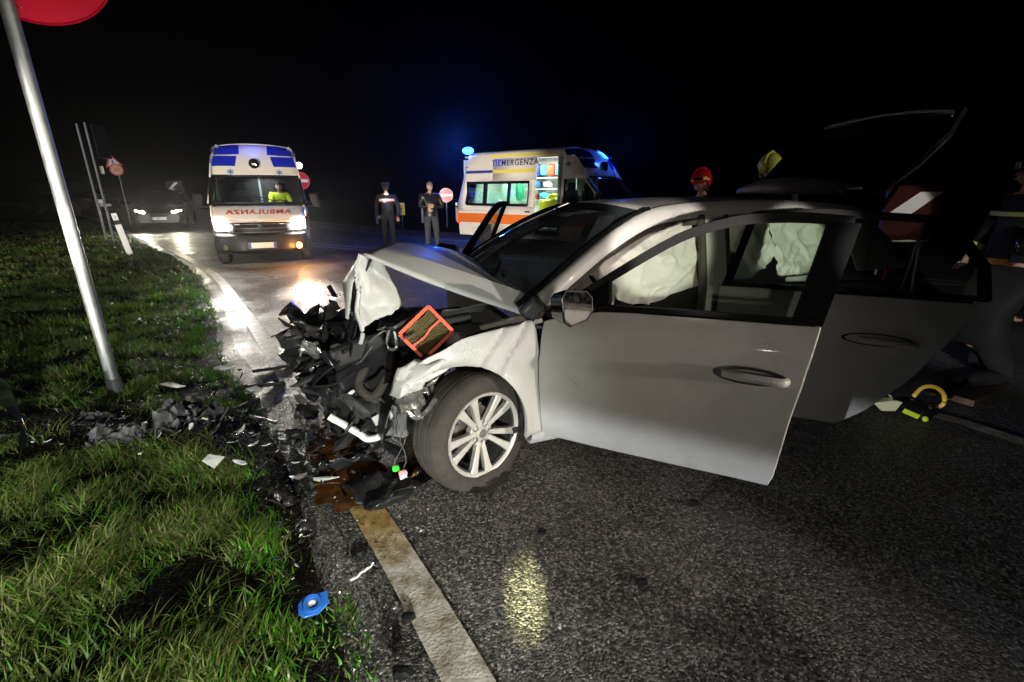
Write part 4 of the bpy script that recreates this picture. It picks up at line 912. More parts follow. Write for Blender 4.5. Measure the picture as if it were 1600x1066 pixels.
# ------------------------------------------------------------- ambulances
def text_obj(name, s, size, m, parent, Mx, mirror=False, emb=.02):
    cu = bpy.data.curves.new(name, 'FONT'); cu.body = s; cu.size = size; cu.align_x = 'CENTER'; cu.align_y = 'CENTER'; cu.offset = emb*size*.6; cu.extrude = .001; cu.space_character = 1.16
    t = bpy.data.objects.new(name, cu); COL.objects.link(t)
    dg = bpy.context.evaluated_depsgraph_get(); me = bpy.data.meshes.new_from_object(t.evaluated_get(dg)); bpy.data.objects.remove(t)
    if mirror: me.transform(Matrix.Scale(-1, 4, (1, 0, 0)))
    me.transform(Mx); me.materials.clear(); me.materials.append(m)
    o = bpy.data.objects.new(name, me); COL.objects.link(o); o.parent = parent; return o
def basis(org, ex, ey):
    ex = Vector(ex).normalized(); ey = Vector(ey); ey = (ey-ex*ex.dot(ey)).normalized(); ez = ex.cross(ey)
    m = Matrix.Identity(4)
    for i in range(3): m[i][0], m[i][1], m[i][2], m[i][3] = ex[i], ey[i], ez[i], org[i]
    return m
def star_mesh(Mx, r):
    mb = MB()
    for k in range(3):
        a = R(60*k+90); d = Vector((math.cos(a), math.sin(a), 0)); p = Vector((-d.y, d.x, 0))*.17*r; z = Vector((0, 0, .0012*k))
        mb.add([Mx @ (d*r+p+z), Mx @ (d*r-p+z), Mx @ (-d*r-p+z), Mx @ (-d*r+p+z)], [(0, 1, 2, 3)])
    return mb
M['bluelamp'] = mat('blue_lamp_cover', (.008, .018, .30), .14, coat=.5, emit=(.02, .05, 1), estr=.10)
M['bluedark'] = mat('blue_lamp_cover_dark', (.004, .008, .10), .12, coat=.5)
M['bluelit'] = emis('blue_beacon_lit', (.02, .17, 1), 15)
M['headlit'] = emis('headlamp_lit', (1, .96, .86), 90)
M['headlit2'] = emis('headlamp_lit_far', (1, .93, .62), 45)
M['amberlit'] = emis('indicator_lit', (1, .38, .06), 28)
M['redlit'] = emis('tail_lamp_lit', (1, .02, .03), 2.2)
M['starblue'] = mat('star_blue', (.06, .20, .42), .4)
M['interior'] = mat('ambulance_interior', (.55, .68, .62), .5)
M['greenglass'] = glass('green_tint_glass', (.62, .86, .74))
M['plate'] = mat('number_plate', (.72, .70, .64), .4)
M['ceil'] = emis('ceiling_lamp_lit', (.92, 1, .97), 2.5)
FR = [(.70,2.600,.74),(.98,2.570,.77),(1.20,2.46,.80),(1.36,2.30,.83),(1.47,2.12,.855),(1.54,1.96,.87),(1.565,1.90,.875)]
def fpt(k, t, up=0):   # point on the forehead: k along the profile (0..6), t across -1..1
    x = lerp(k, range(7), [p[0] for p in FR]); z = lerp(k, range(7), [p[1] for p in FR]); w = lerp(k, range(7), [p[2] for p in FR])
    return Vector((x-.16*abs(t)**3.2+up, w*t, z-.05*abs(t)**3*(1 if k < 3 else 0)+up*.5))
def vy(x, z):
    w = lerp(z, [.3, .42, .6, 1.0, 1.3, 1.9, 2.2, 2.48, 2.56], [.93, .965, .985, .985, .965, .885, .855, .80, .74])
    return w*lerp(x, [1.0, 1.7, 2.1, 2.5, 2.75], [1, .985, .955, .89, .80])
def van(name, label, loc, rz, door_open, heads):
    e = empty(name, loc, rz, label, 'ambulance')
    Q = lambda n, mb, m, parent=e, **k: mb.build(n, m, parent, **k)
    wp = M['wpaint']
    xs = [-2.62, -2.3, -1.85, -1.4, -.95, -.5, -.15, .03, .42, .80, .87]; zs = [1.02, 1.19, 1.5, 1.80, 1.98, 2.15, 2.36, 2.48, 2.56]
    for s in (1, -1):
        opening = door_open and s == -1
        def side(x, z): return (x+(.0 if x > -2.5 else .26*max(0, z-1.2)), s*vy(x, z), z)
        def skip(i, j):
            x = (xs[j]+xs[j+1])/2; z = (zs[i]+zs[i+1])/2
            if 1.19 < z < 1.80 and -2.3 < x < -.15: return True
            return opening and .03 < x < .80 and z < 2.36
        Q('side_panel', MB().grid([[side(x, z) for x in xs] for z in zs], skip=skip), wp, solid=.03, solidoff=0, smooth=30)
        # lower side with wheel arches
        lo = []
        def archpts(cx): return [(cx+.40*math.cos(a), .36+.42*math.sin(a)) for a in np.linspace(0, math.pi, 11)]
        outl = [(2.1, 1.02)]+[(2.42, 1.0), (2.45, .36)]+[p for p in archpts(1.78) if p[1] > .35]+[p for p in archpts(-1.55) if p[1] > .35]+[(-2.62, .36), (-2.62, 1.02)]
        if opening: outl += [(.03, 1.02), (.03, .46), (.80, .46), (.80, 1.02)]
        Q('lower_panel', MB().poly([(x, s*vy(x, z), z) for x, z in outl]), wp, smooth=0)
        # cab door above the belt
        Q('cab_side', MB().grid([[side(.87, z), side(lerp(z, [1.02, 1.3, 1.9, 2.1, 2.56], [2.12, 2.10, 1.52, 1.40, .80]), z)] for z in (1.02, 1.15, 1.26)]), wp, solid=.03)
        Q('cab_side', MB().grid([[side(.87, z), side(lerp(z, [1.02, 1.3, 1.9, 2.1, 2.3, 2.56], [2.12, 2.10, 1.50, 1.36, 1.20, .62]), z)] for z in (1.84, 1.95, 2.1, 2.3, 2.45, 2.56)]), wp, solid=.03)
        cw = Q('cab_window', MB().poly([(x, s*(vy(x, z)-.012), z) for x, z in ((.93, 1.27), (1.98, 1.27), (1.80, 1.50), (1.56, 1.76), (1.48, 1.83), (.93, 1.83))]), M['clearglass'], smooth=0)
        fr = [(x, s*vy(x, z), z) for x, z in ((.90, 1.25), (2.04, 1.25), (1.86, 1.48), (1.54, 1.80), (1.48, 1.86), (.90, 1.86))]
        Q('window_rubber', MB().tube(fr+[fr[0]], .035, 4), M['black'], cw, smooth=0)
        Q('window_divider', MB().tube([(1.62, s*vy(1.6, 1.3), 1.27), (1.60, s*vy(1.6, 1.7), 1.72)], .02, 4), M['black'], cw, smooth=0)
        # glazed band
        wn_ = Q('window_band', MB().grid([[side(x, z) for x in (-2.30, -.15)] for z in (1.19, 1.80)]), M['greenglass'], smooth=0)
        wf = MB()
        b0 = [(-2.28, 1.21), (-.17, 1.21), (-.17, 1.78), (-2.28, 1.78)]
        wf.tube([side(*p)[:1]+(s*(vy(*p)+.006), p[1]) for p in b0+[b0[0]]], .05, 4)
        for xb in (-1.62, -.80): wf.tube([(xb, s*(vy(xb, 1.2)+.006), 1.21), (xb, s*(vy(xb, 1.8)+.006), 1.78)], .06 if xb < -1 else .045, 4)
        Q('window_surround', wf, M['blackgloss'], wn_, smooth=0)
        # stripes
        def stripe(n, z0, z1, x0, x1, m, off=.021, k=14):
            Q(n, MB().grid([[(x, s*(vy(x, z)+off), z) for x in np.linspace(x0, x1, k)] for z in (z0, z1)]), m, smooth=0)
        for a, b in (((-2.62, -.0), (.85, 2.06)) if opening else ((-2.62, 2.06),)): stripe('orange_stripe', .72, .97, a, b, M['orangestripe'])
        stripe('yellow_stripe', 2.02, 2.10, -1.15, .0 if opening else .8, M['yellowstripe']); stripe('yellow_stripe', 2.02, 2.10, .88, 1.30, M['yellowstripe'])
        stripe('yellow_stripe', 2.42, 2.48, -1.5, .5, M['yellowstripe']); stripe('blue_stripe', 2.03, 2.10, -2.36, -1.34, M['bluestripe'])
        Q('blue_mark', MB().box((-2.33, s*(vy(-2.5, 2.15)+.0), 2.15), (.12, .02, .10)), M['bluestripe'], smooth=0)
        ex = (1, 0, 0) if s < 0 else (-1, 0, 0)
        if not opening: text_obj('lettering', 'TIEMERGENZA', .225, M['textblue'], e, basis((-.70, s*(vy(0, 2.26)+.022), 2.26), ex, (0, -s*.19, 1)), emb=.03)
        Q('star_emblem', star_mesh(basis((.96, s*(vy(1, 2.22)+.032), 2.20), ex, (0, -s*.14, .35)), .10), M['starblue'], smooth=0)
        # blue lamp covers on the shoulder
        Q('blue_lamp_cover', MB().grid([[(x, s*(vy(x, z)+.026), z) for x in np.linspace(.88-.1*(k_), 1.28-.26*(k_), 6)] for k_, z in ((0, 2.38), (.5, 2.45), (1, 2.52))]), M['bluedark'], smooth=30)
        Q('blue_lamp_cover', MB().grid([[(x, s*(vy(x, z)+.026), z) for x in np.linspace(1.10, 1.42-.16*k_, 6)] for k_, z in ((0, 2.14), (.5, 2.22), (1, 2.30))]), M['bluedark'], smooth=30)
        # mirror, tail lamp, wheels
        dm = Q('door_mirror', MB().box((1.88, s*1.16, 1.36), (.10, .16, .30), (0, .35, s*-.5)).tube([(1.90, s*.93, 1.22), (1.89, s*1.12, 1.24)], .025, 6), M['fabric'], bevel=.05)
        Q('tail_lamp', MB().box((-2.60, s*.97, .83), (.10, .06, .30)), M['redlit'], bevel=.015)
        for cx in (1.78, -1.55):
            w_ = Q('wheel', MB().lathe([(.20, -.11), (.30, -.11), (.345, -.07), (.345, .07), (.30, .11), (.20, .11)], 28, 'Y', (cx, s*.84, .345)), M['rubber'])
            Q('rim', MB().lathe([(.20, s*.09), (.19, s*.05), (.06, s*.075), (.0, s*.08)], 20, 'Y', (cx, s*.84, .345)), M['dirtymetal'], w_)
    # roof and rear
    Q('roof', MB().grid([[(x, .745*t, 2.56+.06*(1-t*t)) for t in np.linspace(-1, 1, 9)] for x in (-2.28, -2.1, -1.5, -.5, .4, .72)]), wp, solid=.03)
    Q('rear_door', MB().grid([[(-2.62+.26*max(0, z-1.2), vy(-2.6, z)*t, z) for t in (-1, -.5, 0, .5, 1)] for z in (.36, 1.0, 1.8, 2.4, 2.56)]), wp, solid=.03)
    # forehead
    fore = Q('forehead', MB().grid([[fpt(k, t) for t in np.linspace(-1, 1, 17)] for k in np.linspace(0, 6, 13)]), wp, solid=.02, smooth=40)
    for s in (1, -1):
        for k0, k1, t0, t1a, t1b, lit in ((1.1, 2.75, .34, .98, .98, 1), (3.0, 4.25, .40, .97, .97, 0)):
            rows = [[fpt(k0+(k1-k0)*a, s*(t0+(.03*(1-a) if lit else .05*a)+(t1a-t0)*b), .014*math.sin(3.14*min(.96, max(.04, a)))**.35*math.sin(3.14*min(.96, max(.04, b)))**.35) for b in np.linspace(0, 1, 9)] for a in np.linspace(0, 1, 7)]
            Q('blue_lamp_cover', MB().grid(rows), M['bluelamp'] if s > 0 or not door_open else M['bluedark'], fore, smooth=40)
        Q('star_emblem', star_mesh(basis(fpt(5.1, s*.56, .012), (0, 1, 0), (-.10, 0, .2)), .07), M['starblue'], fore, smooth=0)
    hp = fpt(3.9, .0, .01)
    Q('horn', MB().lathe([(.0, .02), (.06, .02), (.075, .05), (.105, .05), (.115, .0), (.115, -.05)], 24, 'X', (hp.x, 0.0, hp.z)), M['blackgloss'], fore)
    Q('horn_lens', MB().lathe([(0, .045), (.05, .04), (.06, .02)], 18, 'X', (hp.x, 0.0, hp.z)), M['chrome'], fore)
    # windscreen
    wsr = []
    for k in range(6):
        f = k/5; wsr.append([(1.575+.54*f-(.17+.03*f)*abs(t)**3, (.865+.07*f)*t, 1.885-.575*f) for t in np.linspace(-1, 1, 13)])
    w_ = Q('windscreen', MB().grid(wsr), M['clearglass'])
    ed = [r_[0] for r_ in wsr]+wsr[-1]+[r_[-1] for r_ in reversed(wsr)]+list(reversed(wsr[0]))
    Q('windscreen_rubber', MB().tube(ed, .024, 4), M['black'], w_, smooth=0)
    for s in (1, -1):
        Q('front_pillar', MB().grid([[(r_[0 if s < 0 else -1][0]+.01, s*abs(r_[-1][1])+s*dx_, r_[-1][2]+.0) for dx_ in (.0, .03, .05)] for r_ in wsr]), wp, w_, solid=.02)
        Q('wiper', MB().tube([(2.13-.05, s*.1+.25, 1.34), (1.92, s*.1-.30, 1.50)], .012, 4), M['black'], w_)
    # bonnet with mirrored lettering
    bp = [(2.12,1.295,.93),(2.30,1.225,.925),(2.46,1.12,.90),(2.56,1.00,.87),(2.59,.93,.85)]
    brow = [[(x-.22*abs(t)**3, w*t, z-.015*abs(t)**4) for t in np.linspace(-1, 1, 15)] for x, z, w in bp]
    bo = Q('bonnet', MB().grid(brow), wp, solid=.02, smooth=40)
    text_obj('lettering', 'AMBULANZA', .185, M['textred'], bo, basis((2.462, 0, 1.128), (0, 1, 0), (-.15, 0, .13)), mirror=True, emb=.025)
    for s in (1, -1): Q('red_trim', MB().tube([(2.605, s*.06, .945), (2.585, s*.36, .955), (2.50, s*.60, .965)], .008, 4), M['textred'], bo)
    # front end: grille, headlamps, bumper, plate
    gr = Q('grille', MB().grid([[(x-.16*abs(t)**3, .60*t, z) for t in np.linspace(-1, 1, 11)] for x, z in ((2.60, .92), (2.63, .86), (2.64, .76), (2.65, .68))]), M['black'], solid=.03)
    for z in (.89, .80, .72): Q('grille_bar', MB().tube([(2.665-.16*abs(t)**3, .56*t, z) for t in np.linspace(-1, 1, 9)], .010, 4), M['greyplas'], gr)
    Q('grille_emblem', MB().lathe([(.0, .02), (.05, .02), (.055, .0)], 20, 'X', (2.66, 0, .83)).box((2.685, 0, .83), (.01, .07, .02)).box((2.685, 0, .83), (.01, .02, .08)), M['chrome'], gr)
    Q('bumper', MB().grid([[(x-.30*abs(t)**3.5, w*t, z) for t in np.linspace(-1, 1, 15)] for x, z, w in ((2.62, .70, .88), (2.70, .66, .90), (2.74, .52, .915), (2.74, .36, .91), (2.66, .28, .86))]), M['black'], solid=.03, smooth=40)
    np_ = Q('number_plate', MB().box((2.765, 0, .46), (.012, .52, .115)), M['plate'], bevel=.003)
    for s in (1, -1): Q('plate_band', MB().box((2.773, s*.235, .46), (.006, .045, .108)), M['bluestripe'], np_, smooth=0)
    for s in (1, -1):
        hl = Q('headlamp', MB().grid([[(2.52-.18*(u**2)-.03*(1-v), s*(.60+.28*u), .76+.17*v+.06*u*v) for u in np.linspace(0, 1, 7)] for v in np.linspace(0, 1, 5)]), M['headlit'] if heads else M['clearglass'], solid=.02, smooth=40)
        Q('fog_lamp', MB().lathe([(0, .03), (.05, .03), (.065, .0)], 18, 'X', (2.62, s*.70, .42)), (M['amberlit'] if s > 0 else M['chrome']) if heads else M['chrome'])
        if heads: Q('parking_lamp', MB().box((2.66, s*.42, .89), (.01, .09, .018)), M['whiteplas'], gr)
    Q('underbody', MB().box((-.1, 0, .42), (4.6, 1.5, .12)), M['black'])
    # cab inside
    Q('dashboard', MB().grid([[(2.08, y, 1.24), (1.85, y, 1.30), (1.66, y, 1.22), (1.60, y, .9)] for y in np.linspace(-.85, .85, 6)]), M['black'], solid=.03)
    for y in (.42, -.42):
        st = Q('seat', MB().box((1.05, y, .95), (.5, .5, .14)).box((.84, y, 1.28), (.13, .48, .62), (0, -.15, 0)), M['fabric'], bevel=.05)
        Q('headrest', MB().box((.80, y, 1.66), (.10, .28, .20)), M['fabric'], st, bevel=.04)
    Q('steering_wheel', MB().lathe([(.185, -.014), (.20, 0), (.185, .014), (.17, 0)], 20, 'X', close=True).xf(Matrix.Translation((1.56, .42, 1.22)) @ Matrix.Rotation(R(40), 4, 'Y')), M['black'])
    Q('bulkhead', MB().box((.68, .45, 1.5), (.04, .85, 1.9)).box((.68, -.45, 1.5), (.04, .85, 1.9)), M['interior'] if door_open else M['greyplas'], smooth=0)
    # treatment room
    Q('room_lining', MB().box((-.9, .86 if door_open else 0, 1.5), (3.2, .04, 1.8)).box((-.9, 0, .60), (3.2, 1.7, .04)).box((-.9, 0, 2.47), (3.2, 1.5, .03)).box((-2.5, 0, 1.5), (.04, 1.6, 1.8)), M['interior'], smooth=0)
    if door_open:
        sd = Q('sliding_door', MB().grid([[(x, -(vy(x, z)+.05), z) for x in (-1.34, -.6, 0.0, .04)] for z in (1.83, 2.0, 2.2, 2.37)]), wp, solid=.03, solidoff=0)
        Q('sliding_door', MB().grid([[(x, -(vy(x, z)+.05), z) for x in (-1.34, -.6, 0.0, .04)] for z in (.42, .72, .97, 1.17)]), wp, solid=.03, solidoff=0)
        Q('orange_stripe', MB().grid([[(x, -(vy(x, z)+.088), z) for x in (-1.33, .03)] for z in (.72, .97)]), M['orangestripe'], sd, smooth=0)
        Q('yellow_stripe', MB().grid([[(x, -(vy(x, z)+.088), z) for x in (-1.33, .03)] for z in (2.02, 2.10)]), M['yellowstripe'], sd, smooth=0)
        text_obj('lettering', 'TIEMERGENZA', .205, M['textblue'], sd, basis((-.64, -(vy(0, 2.26)+.072), 2.26), (1, 0, 0), (0, .19, 1)), emb=.03)
        Q('door_handle', MB().box((-.12, -(1.06), 1.05), (.16, .03, .035)), M['black'], sd, bevel=.01)
        Q('door_edge', MB().tube([(.05, -(vy(0, z)+.05), z) for z in (.42, 1.0, 1.5, 2.0, 2.37)], .022, 4), wp, sd)
        sh = Q('cabinet', MB().box((-.72, .62, 1.92), (1.5, .40, .03)).box((-.72, .62, 1.62), (1.5, .40, .03)).box((-.72, .62, 1.30), (1.5, .42, .03)).box((-.72, .66, .95), (1.5, .36, .68)), M['whiteplas'], smooth=0)
        for (x, z, sx, sz, c_) in ((-1.12, 2.12, .30, .34, 'redsign'), (-.88, 2.12, .24, .36, 'bluestripe'), (-.64, 2.12, .20, .30, 'bluebag'), (-.40, 2.12, .26, .32, 'orange'), (-.15, 2.12, .2, .3, 'bluebag'), (-.9, 1.74, .26, .18, 'starblue'), (-.5, 1.74, .25, .16, 'whiteplas'), (-1.0, 1.42, .3, .14, 'textred'), (-.6, 1.44, .3, .18, 'bluebag')):
            Q('supply_bag', lump((x, .52, z), (sx, .28, sz), int(x*90), .15, 12), M[c_] if c_ in M else mat('light_blue_bag', (.08, .45, .70), .6), sh)
        Q('ceiling_lamp', MB().box((-.6, 0, 2.44), (2.4, .30, .02)).box((.45, 0, 2.44), (.5, .5, .02)), M['ceil'], smooth=0)
        point_ = bpy.data.lights.new('room_lamp', 'AREA'); point_.shape = 'RECTANGLE'; point_.size = 2.4; point_.size_y = .6; point_.energy = 75; point_.color = (.90, 1, .96)
        po = bpy.data.objects.new('room_lamp', point_); COL.objects.link(po); po.parent = e; po.location = (-.55, 0, 2.40)
        for (x, y, z, sx, sz) in ((.22, -.66, 1.06, .46, .62), (.52, -.60, 1.12, .40, .56), (.36, -.50, 1.34, .36, .30)):
            Q('yellow_bag', lump((x, y, z), (sx, .28, sz), int(z*99), .22, 14), M['hiviz'])
        for x in (-1.9, -1.35): Q('hanging_bag', lump((x, .3, 1.55), (.22, .2, .5), int(-x*70), .2, 10), M['interior'] if x < -1.5 else M['hiviz'] if x > -1 else mat('green_kit', (.05, .40, .22), .6))
        # rooftop beacons, flashing blue
        for (x, y, z, w) in ((-2.55, -.56, 2.66, .26),):
            b_ = Q('beacon', MB().ball((x, y, z), (.17, .15, .10), 14), M['bluelit'])
        Q('beacon', MB().grid([[fpt(1.3+1.2*a, .42+.5*b, .035) for b in np.linspace(0, 1, 7)] for a in (0, .5, 1)]), M['bluelit'], fore)
    else:
        point_ = bpy.data.lights.new('room_lamp', 'AREA'); point_.size = .5; point_.energy = 7; point_.color = (.9, .97, 1)
        po = bpy.data.objects.new('room_lamp', point_); COL.objects.link(po); po.parent = e; po.location = (1.1, .1, 1.86)
    return e
A1 = (-6.4, 12.5, 0); A1R = R(-66)
amb1 = van('ambulance', 'white ambulance facing the viewer with lit headlights, blue roof lamps and red mirrored lettering', A1, A1R, False, True)
d2 = Vector((.799, -.602)); rear = Vector((-1.58, 14.0))
nrm = Vector((.602, .799))                       # towards the far side
c2 = rear+d2*2.65+nrm*.97
amb2 = van('ambulance', 'white ambulance seen from its side with an orange stripe, open sliding door and lit interior', (c2.x, c2.y, 0), math.atan2(d2.y, d2.x), True, False)
def vw(e, p): return e.matrix_world @ Vector(p)
bpy.context.view_layer.update()
a1m = Matrix.Translation(A1) @ Matrix.Rotation(A1R, 4, 'Z'); a2m = Matrix.Translation((c2.x, c2.y, 0)) @ Matrix.Rotation(math.atan2(d2.y, d2.x), 4, 'Z')
for s in (1, -1):
    p = a1m @ Vector((2.62, s*.74, .84)); q = a1m @ Vector((10.5, s*1.0, .0))
    o = spot('ambulance_headlight', p, q, 330, 30, .7, (1, .95, .85), .07)
point('indicator_glow', a1m @ Vector((2.86, .70, .42)), 45, (1, .40, .08), .05)
point('beacon_glow', a2m @ Vector((-3.0, -.58, 2.78)), 330, (.03, .13, 1), .1)
point('beacon_glow', a2m @ Vector((1.70, .60, 2.66)), 25, (.03, .13, 1), .1)
point('roof_lamp_glow', a1m @ Vector((1.35, .0, 2.72)), 7, (.05, .12, 1), .1)
sp_ = a1m @ Vector((1.0, 1.02, 2.20))
o = a1m @ Vector((0, 0, 0))
wl2 = MB().lathe([(0, .05), (.05, .045), (.07, .0), (.07, -.04)], 14, 'X', (1.12, .93, 2.14)).build('side_lamp', emis('side_lamp_lit', (1, .95, .72), 14), amb1)

# ------------------------------------------------------------- dark cars waiting behind
def dark_car(label, loc, rz, lit, plate_m):
    e = empty('parked_car', loc, rz, label, 'car')
    Q = lambda n, mb, m, parent=e, **k: mb.build(n, m, parent, **k)
    pt = mat('dark_car_paint', (.006, .006, .007), .4, coat=.1)
    st = [(-2.2,.55,.85,.78),(-2.1,.95,1.0,.84),(-1.6,1.0,1.05,.88),(-.6,1.0,1.02,.90),(.7,.98,1.0,.90),(1.5,.92,.96,.88),(2.0,.80,.86,.82),(2.2,.60,.70,.70)]
    rows = []
    for x, zt, zz, w in st:
        rows.append([(x, -w*.92, .28), (x, -w, .45), (x, -w, .70 if zt > .7 else .5), (x, -w*.93, zt), (x, 0, zt+.05), (x, w*.93, zt), (x, w, .70 if zt > .7 else .5), (x, w, .45), (x, w*.92, .28)])
    Q('body', MB().grid(rows).poly(rows[0]).poly(rows[-1]), pt, smooth=40)
    Q('roof', MB().grid([[(-2.0, .80*t, .98), (-1.6, .66*t, 1.52), (-.6, .64*t, 1.62), (.1, .64*t, 1.58), (.95, .80*t, 1.0)] for t in (-1, -.6, 0, .6, 1)]), M['blackgloss'], solid=.03)
    for s in (1, -1):
        Q('headlamp', MB().grid([[(2.16-.16*u*u, s*(.46+.34*u), .64+.10*v+.05*u) for u in np.linspace(0, 1, 5)] for v in (0, .5, 1)]), M['headlit2'] if lit else M['greyplas'], solid=.02)
        Q('door_mirror', MB().box((.75, s*1.0, 1.02), (.1, .2, .13)), M['black'], bevel=.03)
        for x in (1.35, -1.4): Q('wheel', MB().lathe([(.0, -.09), (.30, -.1), (.33, -.06), (.33, .06), (.30, .1), (0, .09)], 20, 'Y', (x, s*.80, .33)), M['rubber'])
    Q('number_plate', MB().box((2.235, 0, .45), (.02, .50, .11)), plate_m)
    Q('grille', MB().box((2.20, 0, .60), (.04, .7, .12)), M['black'], bevel=.01)
    Q('windscreen', MB().poly([(1.0, -.74, 1.02), (1.0, .74, 1.02), (.18, .60, 1.55), (.18, -.60, 1.55)]), M['blackgloss'], smooth=0)
    return e
litplate = mat('plate_lit_by_beam', (.85, .85, .80), .3)
pl_ = (-15.7, 21.9, .05)
dark_car('dark car with two lit headlights waiting behind the ambulance', pl_, math.atan2(-pl_[1], -pl_[0])+R(-8), True, litplate)
dark_car('unlit dark car parked at the far left behind the sign pole', (-21.9, 24.2, .5), math.atan2(-21.2, 20.6)+R(28), False, litplate)
M2_ = Matrix.Translation(pl_) @ Matrix.Rotation(math.atan2(-pl_[1], -pl_[0])+R(-8), 4, 'Z')
for s in (1, -1): spot('car_headlight', M2_ @ Vector((2.3, s*.62, .68)), M2_ @ Vector((12, s*.8, .05)), 260, 60, .8, (1, .93, .7), .06)

# ------------------------------------------------------------- signs, posts, delineators
def pole(mb, x, y, z0, z1, r, n=14): return mb.tube([(x, y, z0), (x, y, z1)], r, n)
def face(org, toward, tilt=0):   # matrix: local x right, y up, z to the viewer
    f = Vector((toward[0]-org[0], toward[1]-org[1], 0)).normalized(); ex = Vector((0, 0, 1)).cross(f)
    return basis(org, ex, (0, 0, 1)) @ Matrix.Rotation(tilt, 4, 'Z')
def disc(Mx, r, z0, z1, n=40):
    mb = MB(); mb.lathe([(0, z1), (r, z1), (r, z0), (0, z0)], n, 'Z'); return mb.xf(Mx)
# foreground pole with the red disc
fp = empty('sign_pole', (-3.034, 3.271, gz(-3.034, 3.271)-.02), 0, 'tall steel pole standing in the grass with a large red disc on top', 'road sign')
P('pole', MB().tube([(0, 0, 0), (0, 0, 3.6)], .040, 24), M['steel'], fp)
P('pole_sleeve', MB().tube([(0, 0, 0), (0, 0, .16)], .050, 20), M['greyplas'], fp)
Mx = face((.10, .16, 3.02), (3.034, -3.271)); ex_ = Mx.col[0].xyz; Mx = basis(Vector((-.68, .733, 0))*.06+ex_*.12+Vector((0, 0, 2.96)), ex_, (0, 0, 1))
rd_ = P('sign_disc', disc(Mx, .44, -.012, .0, 56), M['redsign'], fp, bevel=.004)
P('disc_rim', MB().lathe([(.44, -.02), (.447, .0), (.44, .012), (.43, .0)], 56, 'Z', close=True).xf(Mx), M['redsign'], rd_)
rb_ = MB()
rb_.tube([Mx @ Vector((.20, -.02, .008)), Mx @ Vector((.30, -.17, .008))], .016, 4).tube([Mx @ Vector((-.12, .2, .008)), Mx @ Vector((-.12, -.30, .008)), Mx @ Vector((-.06, -.37, .008))], .010, 4).tube([Mx @ Vector((-.08, -.08, .008)), Mx @ Vector((.12, -.08, .008))], .012, 4)
P('disc_rib', rb_, M['redsign'], rd_, smooth=0)
P('clamp', MB().lathe([(.048, -.03), (.054, -.03), (.054, .03), (.048, .03)], 20, 'Z', (0, 0, 2.75)), M['steel'], fp)
def no_entry(label, x, y, zc, r, tilt=0):
    e = empty('no_entry_sign', (x, y, 0), 0, label, 'road sign'); F_ = face((0, 0, zc), (-x, -y), tilt)
    P('pole', MB().tube([(0, .0, 0), (0, 0, zc+r*.6)], .03, 10).xf(Matrix.Translation(F_.col[2].xyz*-.05)), M['steel'], e)
    d = P('sign_disc', disc(F_, r, -.01, .01), M['redsign'], e)
    P('white_bar', MB().box((0, 0, .014), (r*1.62, r*.36, .006)).xf(F_), M['whitesign'], d, smooth=0)
    P('white_rim', MB().lathe([(r*.965, .012), (r*.965, .016), (r*.99, .016), (r*.99, .012)], 40, 'Z', close=True).xf(F_), M['whitesign'], d)
    return e
no_entry('round red no entry sign beside the striped ambulance, behind the man in leather', -2.98, 22.0, 1.42, .31)
no_entry('round red no entry sign showing past the right edge of the facing ambulance', -7.96, 18.5, 1.95, .31)
e = empty('warning_sign', (-19.15, 23.9, 0), 0, 'red edged triangle above a round speed sign on a post at the far left', 'road sign'); F_ = face((0, 0, 2.60), (19.15, -23.9), R(10))
P('pole', MB().tube([(0, .1, 0), (0, .1, 2.9)], .03, 8), M['steel'], e)
tri = [(-.34, -.20), (.34, -.20), (0, .39)]
t_ = P('triangle', MB().prism([F_ @ Vector((a, b+.34, 0)) for a, b in tri], F_.col[2].xyz*.02), M['redsign'], e, smooth=0)
P('triangle_field', MB().prism([F_ @ Vector((a*.66, b*.66+.34, .024)) for a, b in tri], F_.col[2].xyz*.004), M['whitesign'], t_, smooth=0)
P('triangle_symbol', MB().box((0, .34, .034), (.05, .16, .004)).xf(F_), M['black'], t_, smooth=0)
d = P('sign_disc', disc(F_ @ Matrix.Translation((.02, -.02, .024)), .27, 0, .01), M['redsign'], e)
P('disc_field', disc(F_ @ Matrix.Translation((.02, -.02, .034)), .215, 0, .004), mat('amber_sign_face', (.8, .42, .20), .4), d)
text_obj('lettering', '30', .22, M['redsign'], d, F_ @ Matrix.Translation((.02, -.02, .042)))
e = empty('chevron_sign', (-15.57, 22.6, 0), 0, 'small black chevron board with a white arrow pointing left above the dark car', 'road sign'); F_ = face((0, 0, 1.73), (15.57, -22.6), R(6))
P('board', MB().box((0, 0, 0), (.62, .62, .03)).xf(F_), M['black'], e, smooth=0)
P('arrow', MB().prism([F_ @ Vector(p+(.018,)) for p in ((.18,.24),(-.12,0),(.18,-.24),(.02,-.24),(-.26,0),(.02,.24))], F_.col[2].xyz*.006), M['whitesign'], e, smooth=0)
P('pole', MB().tube([(0, .06, 0), (0, .06, 1.9)], .03, 8), M['steel'], e)
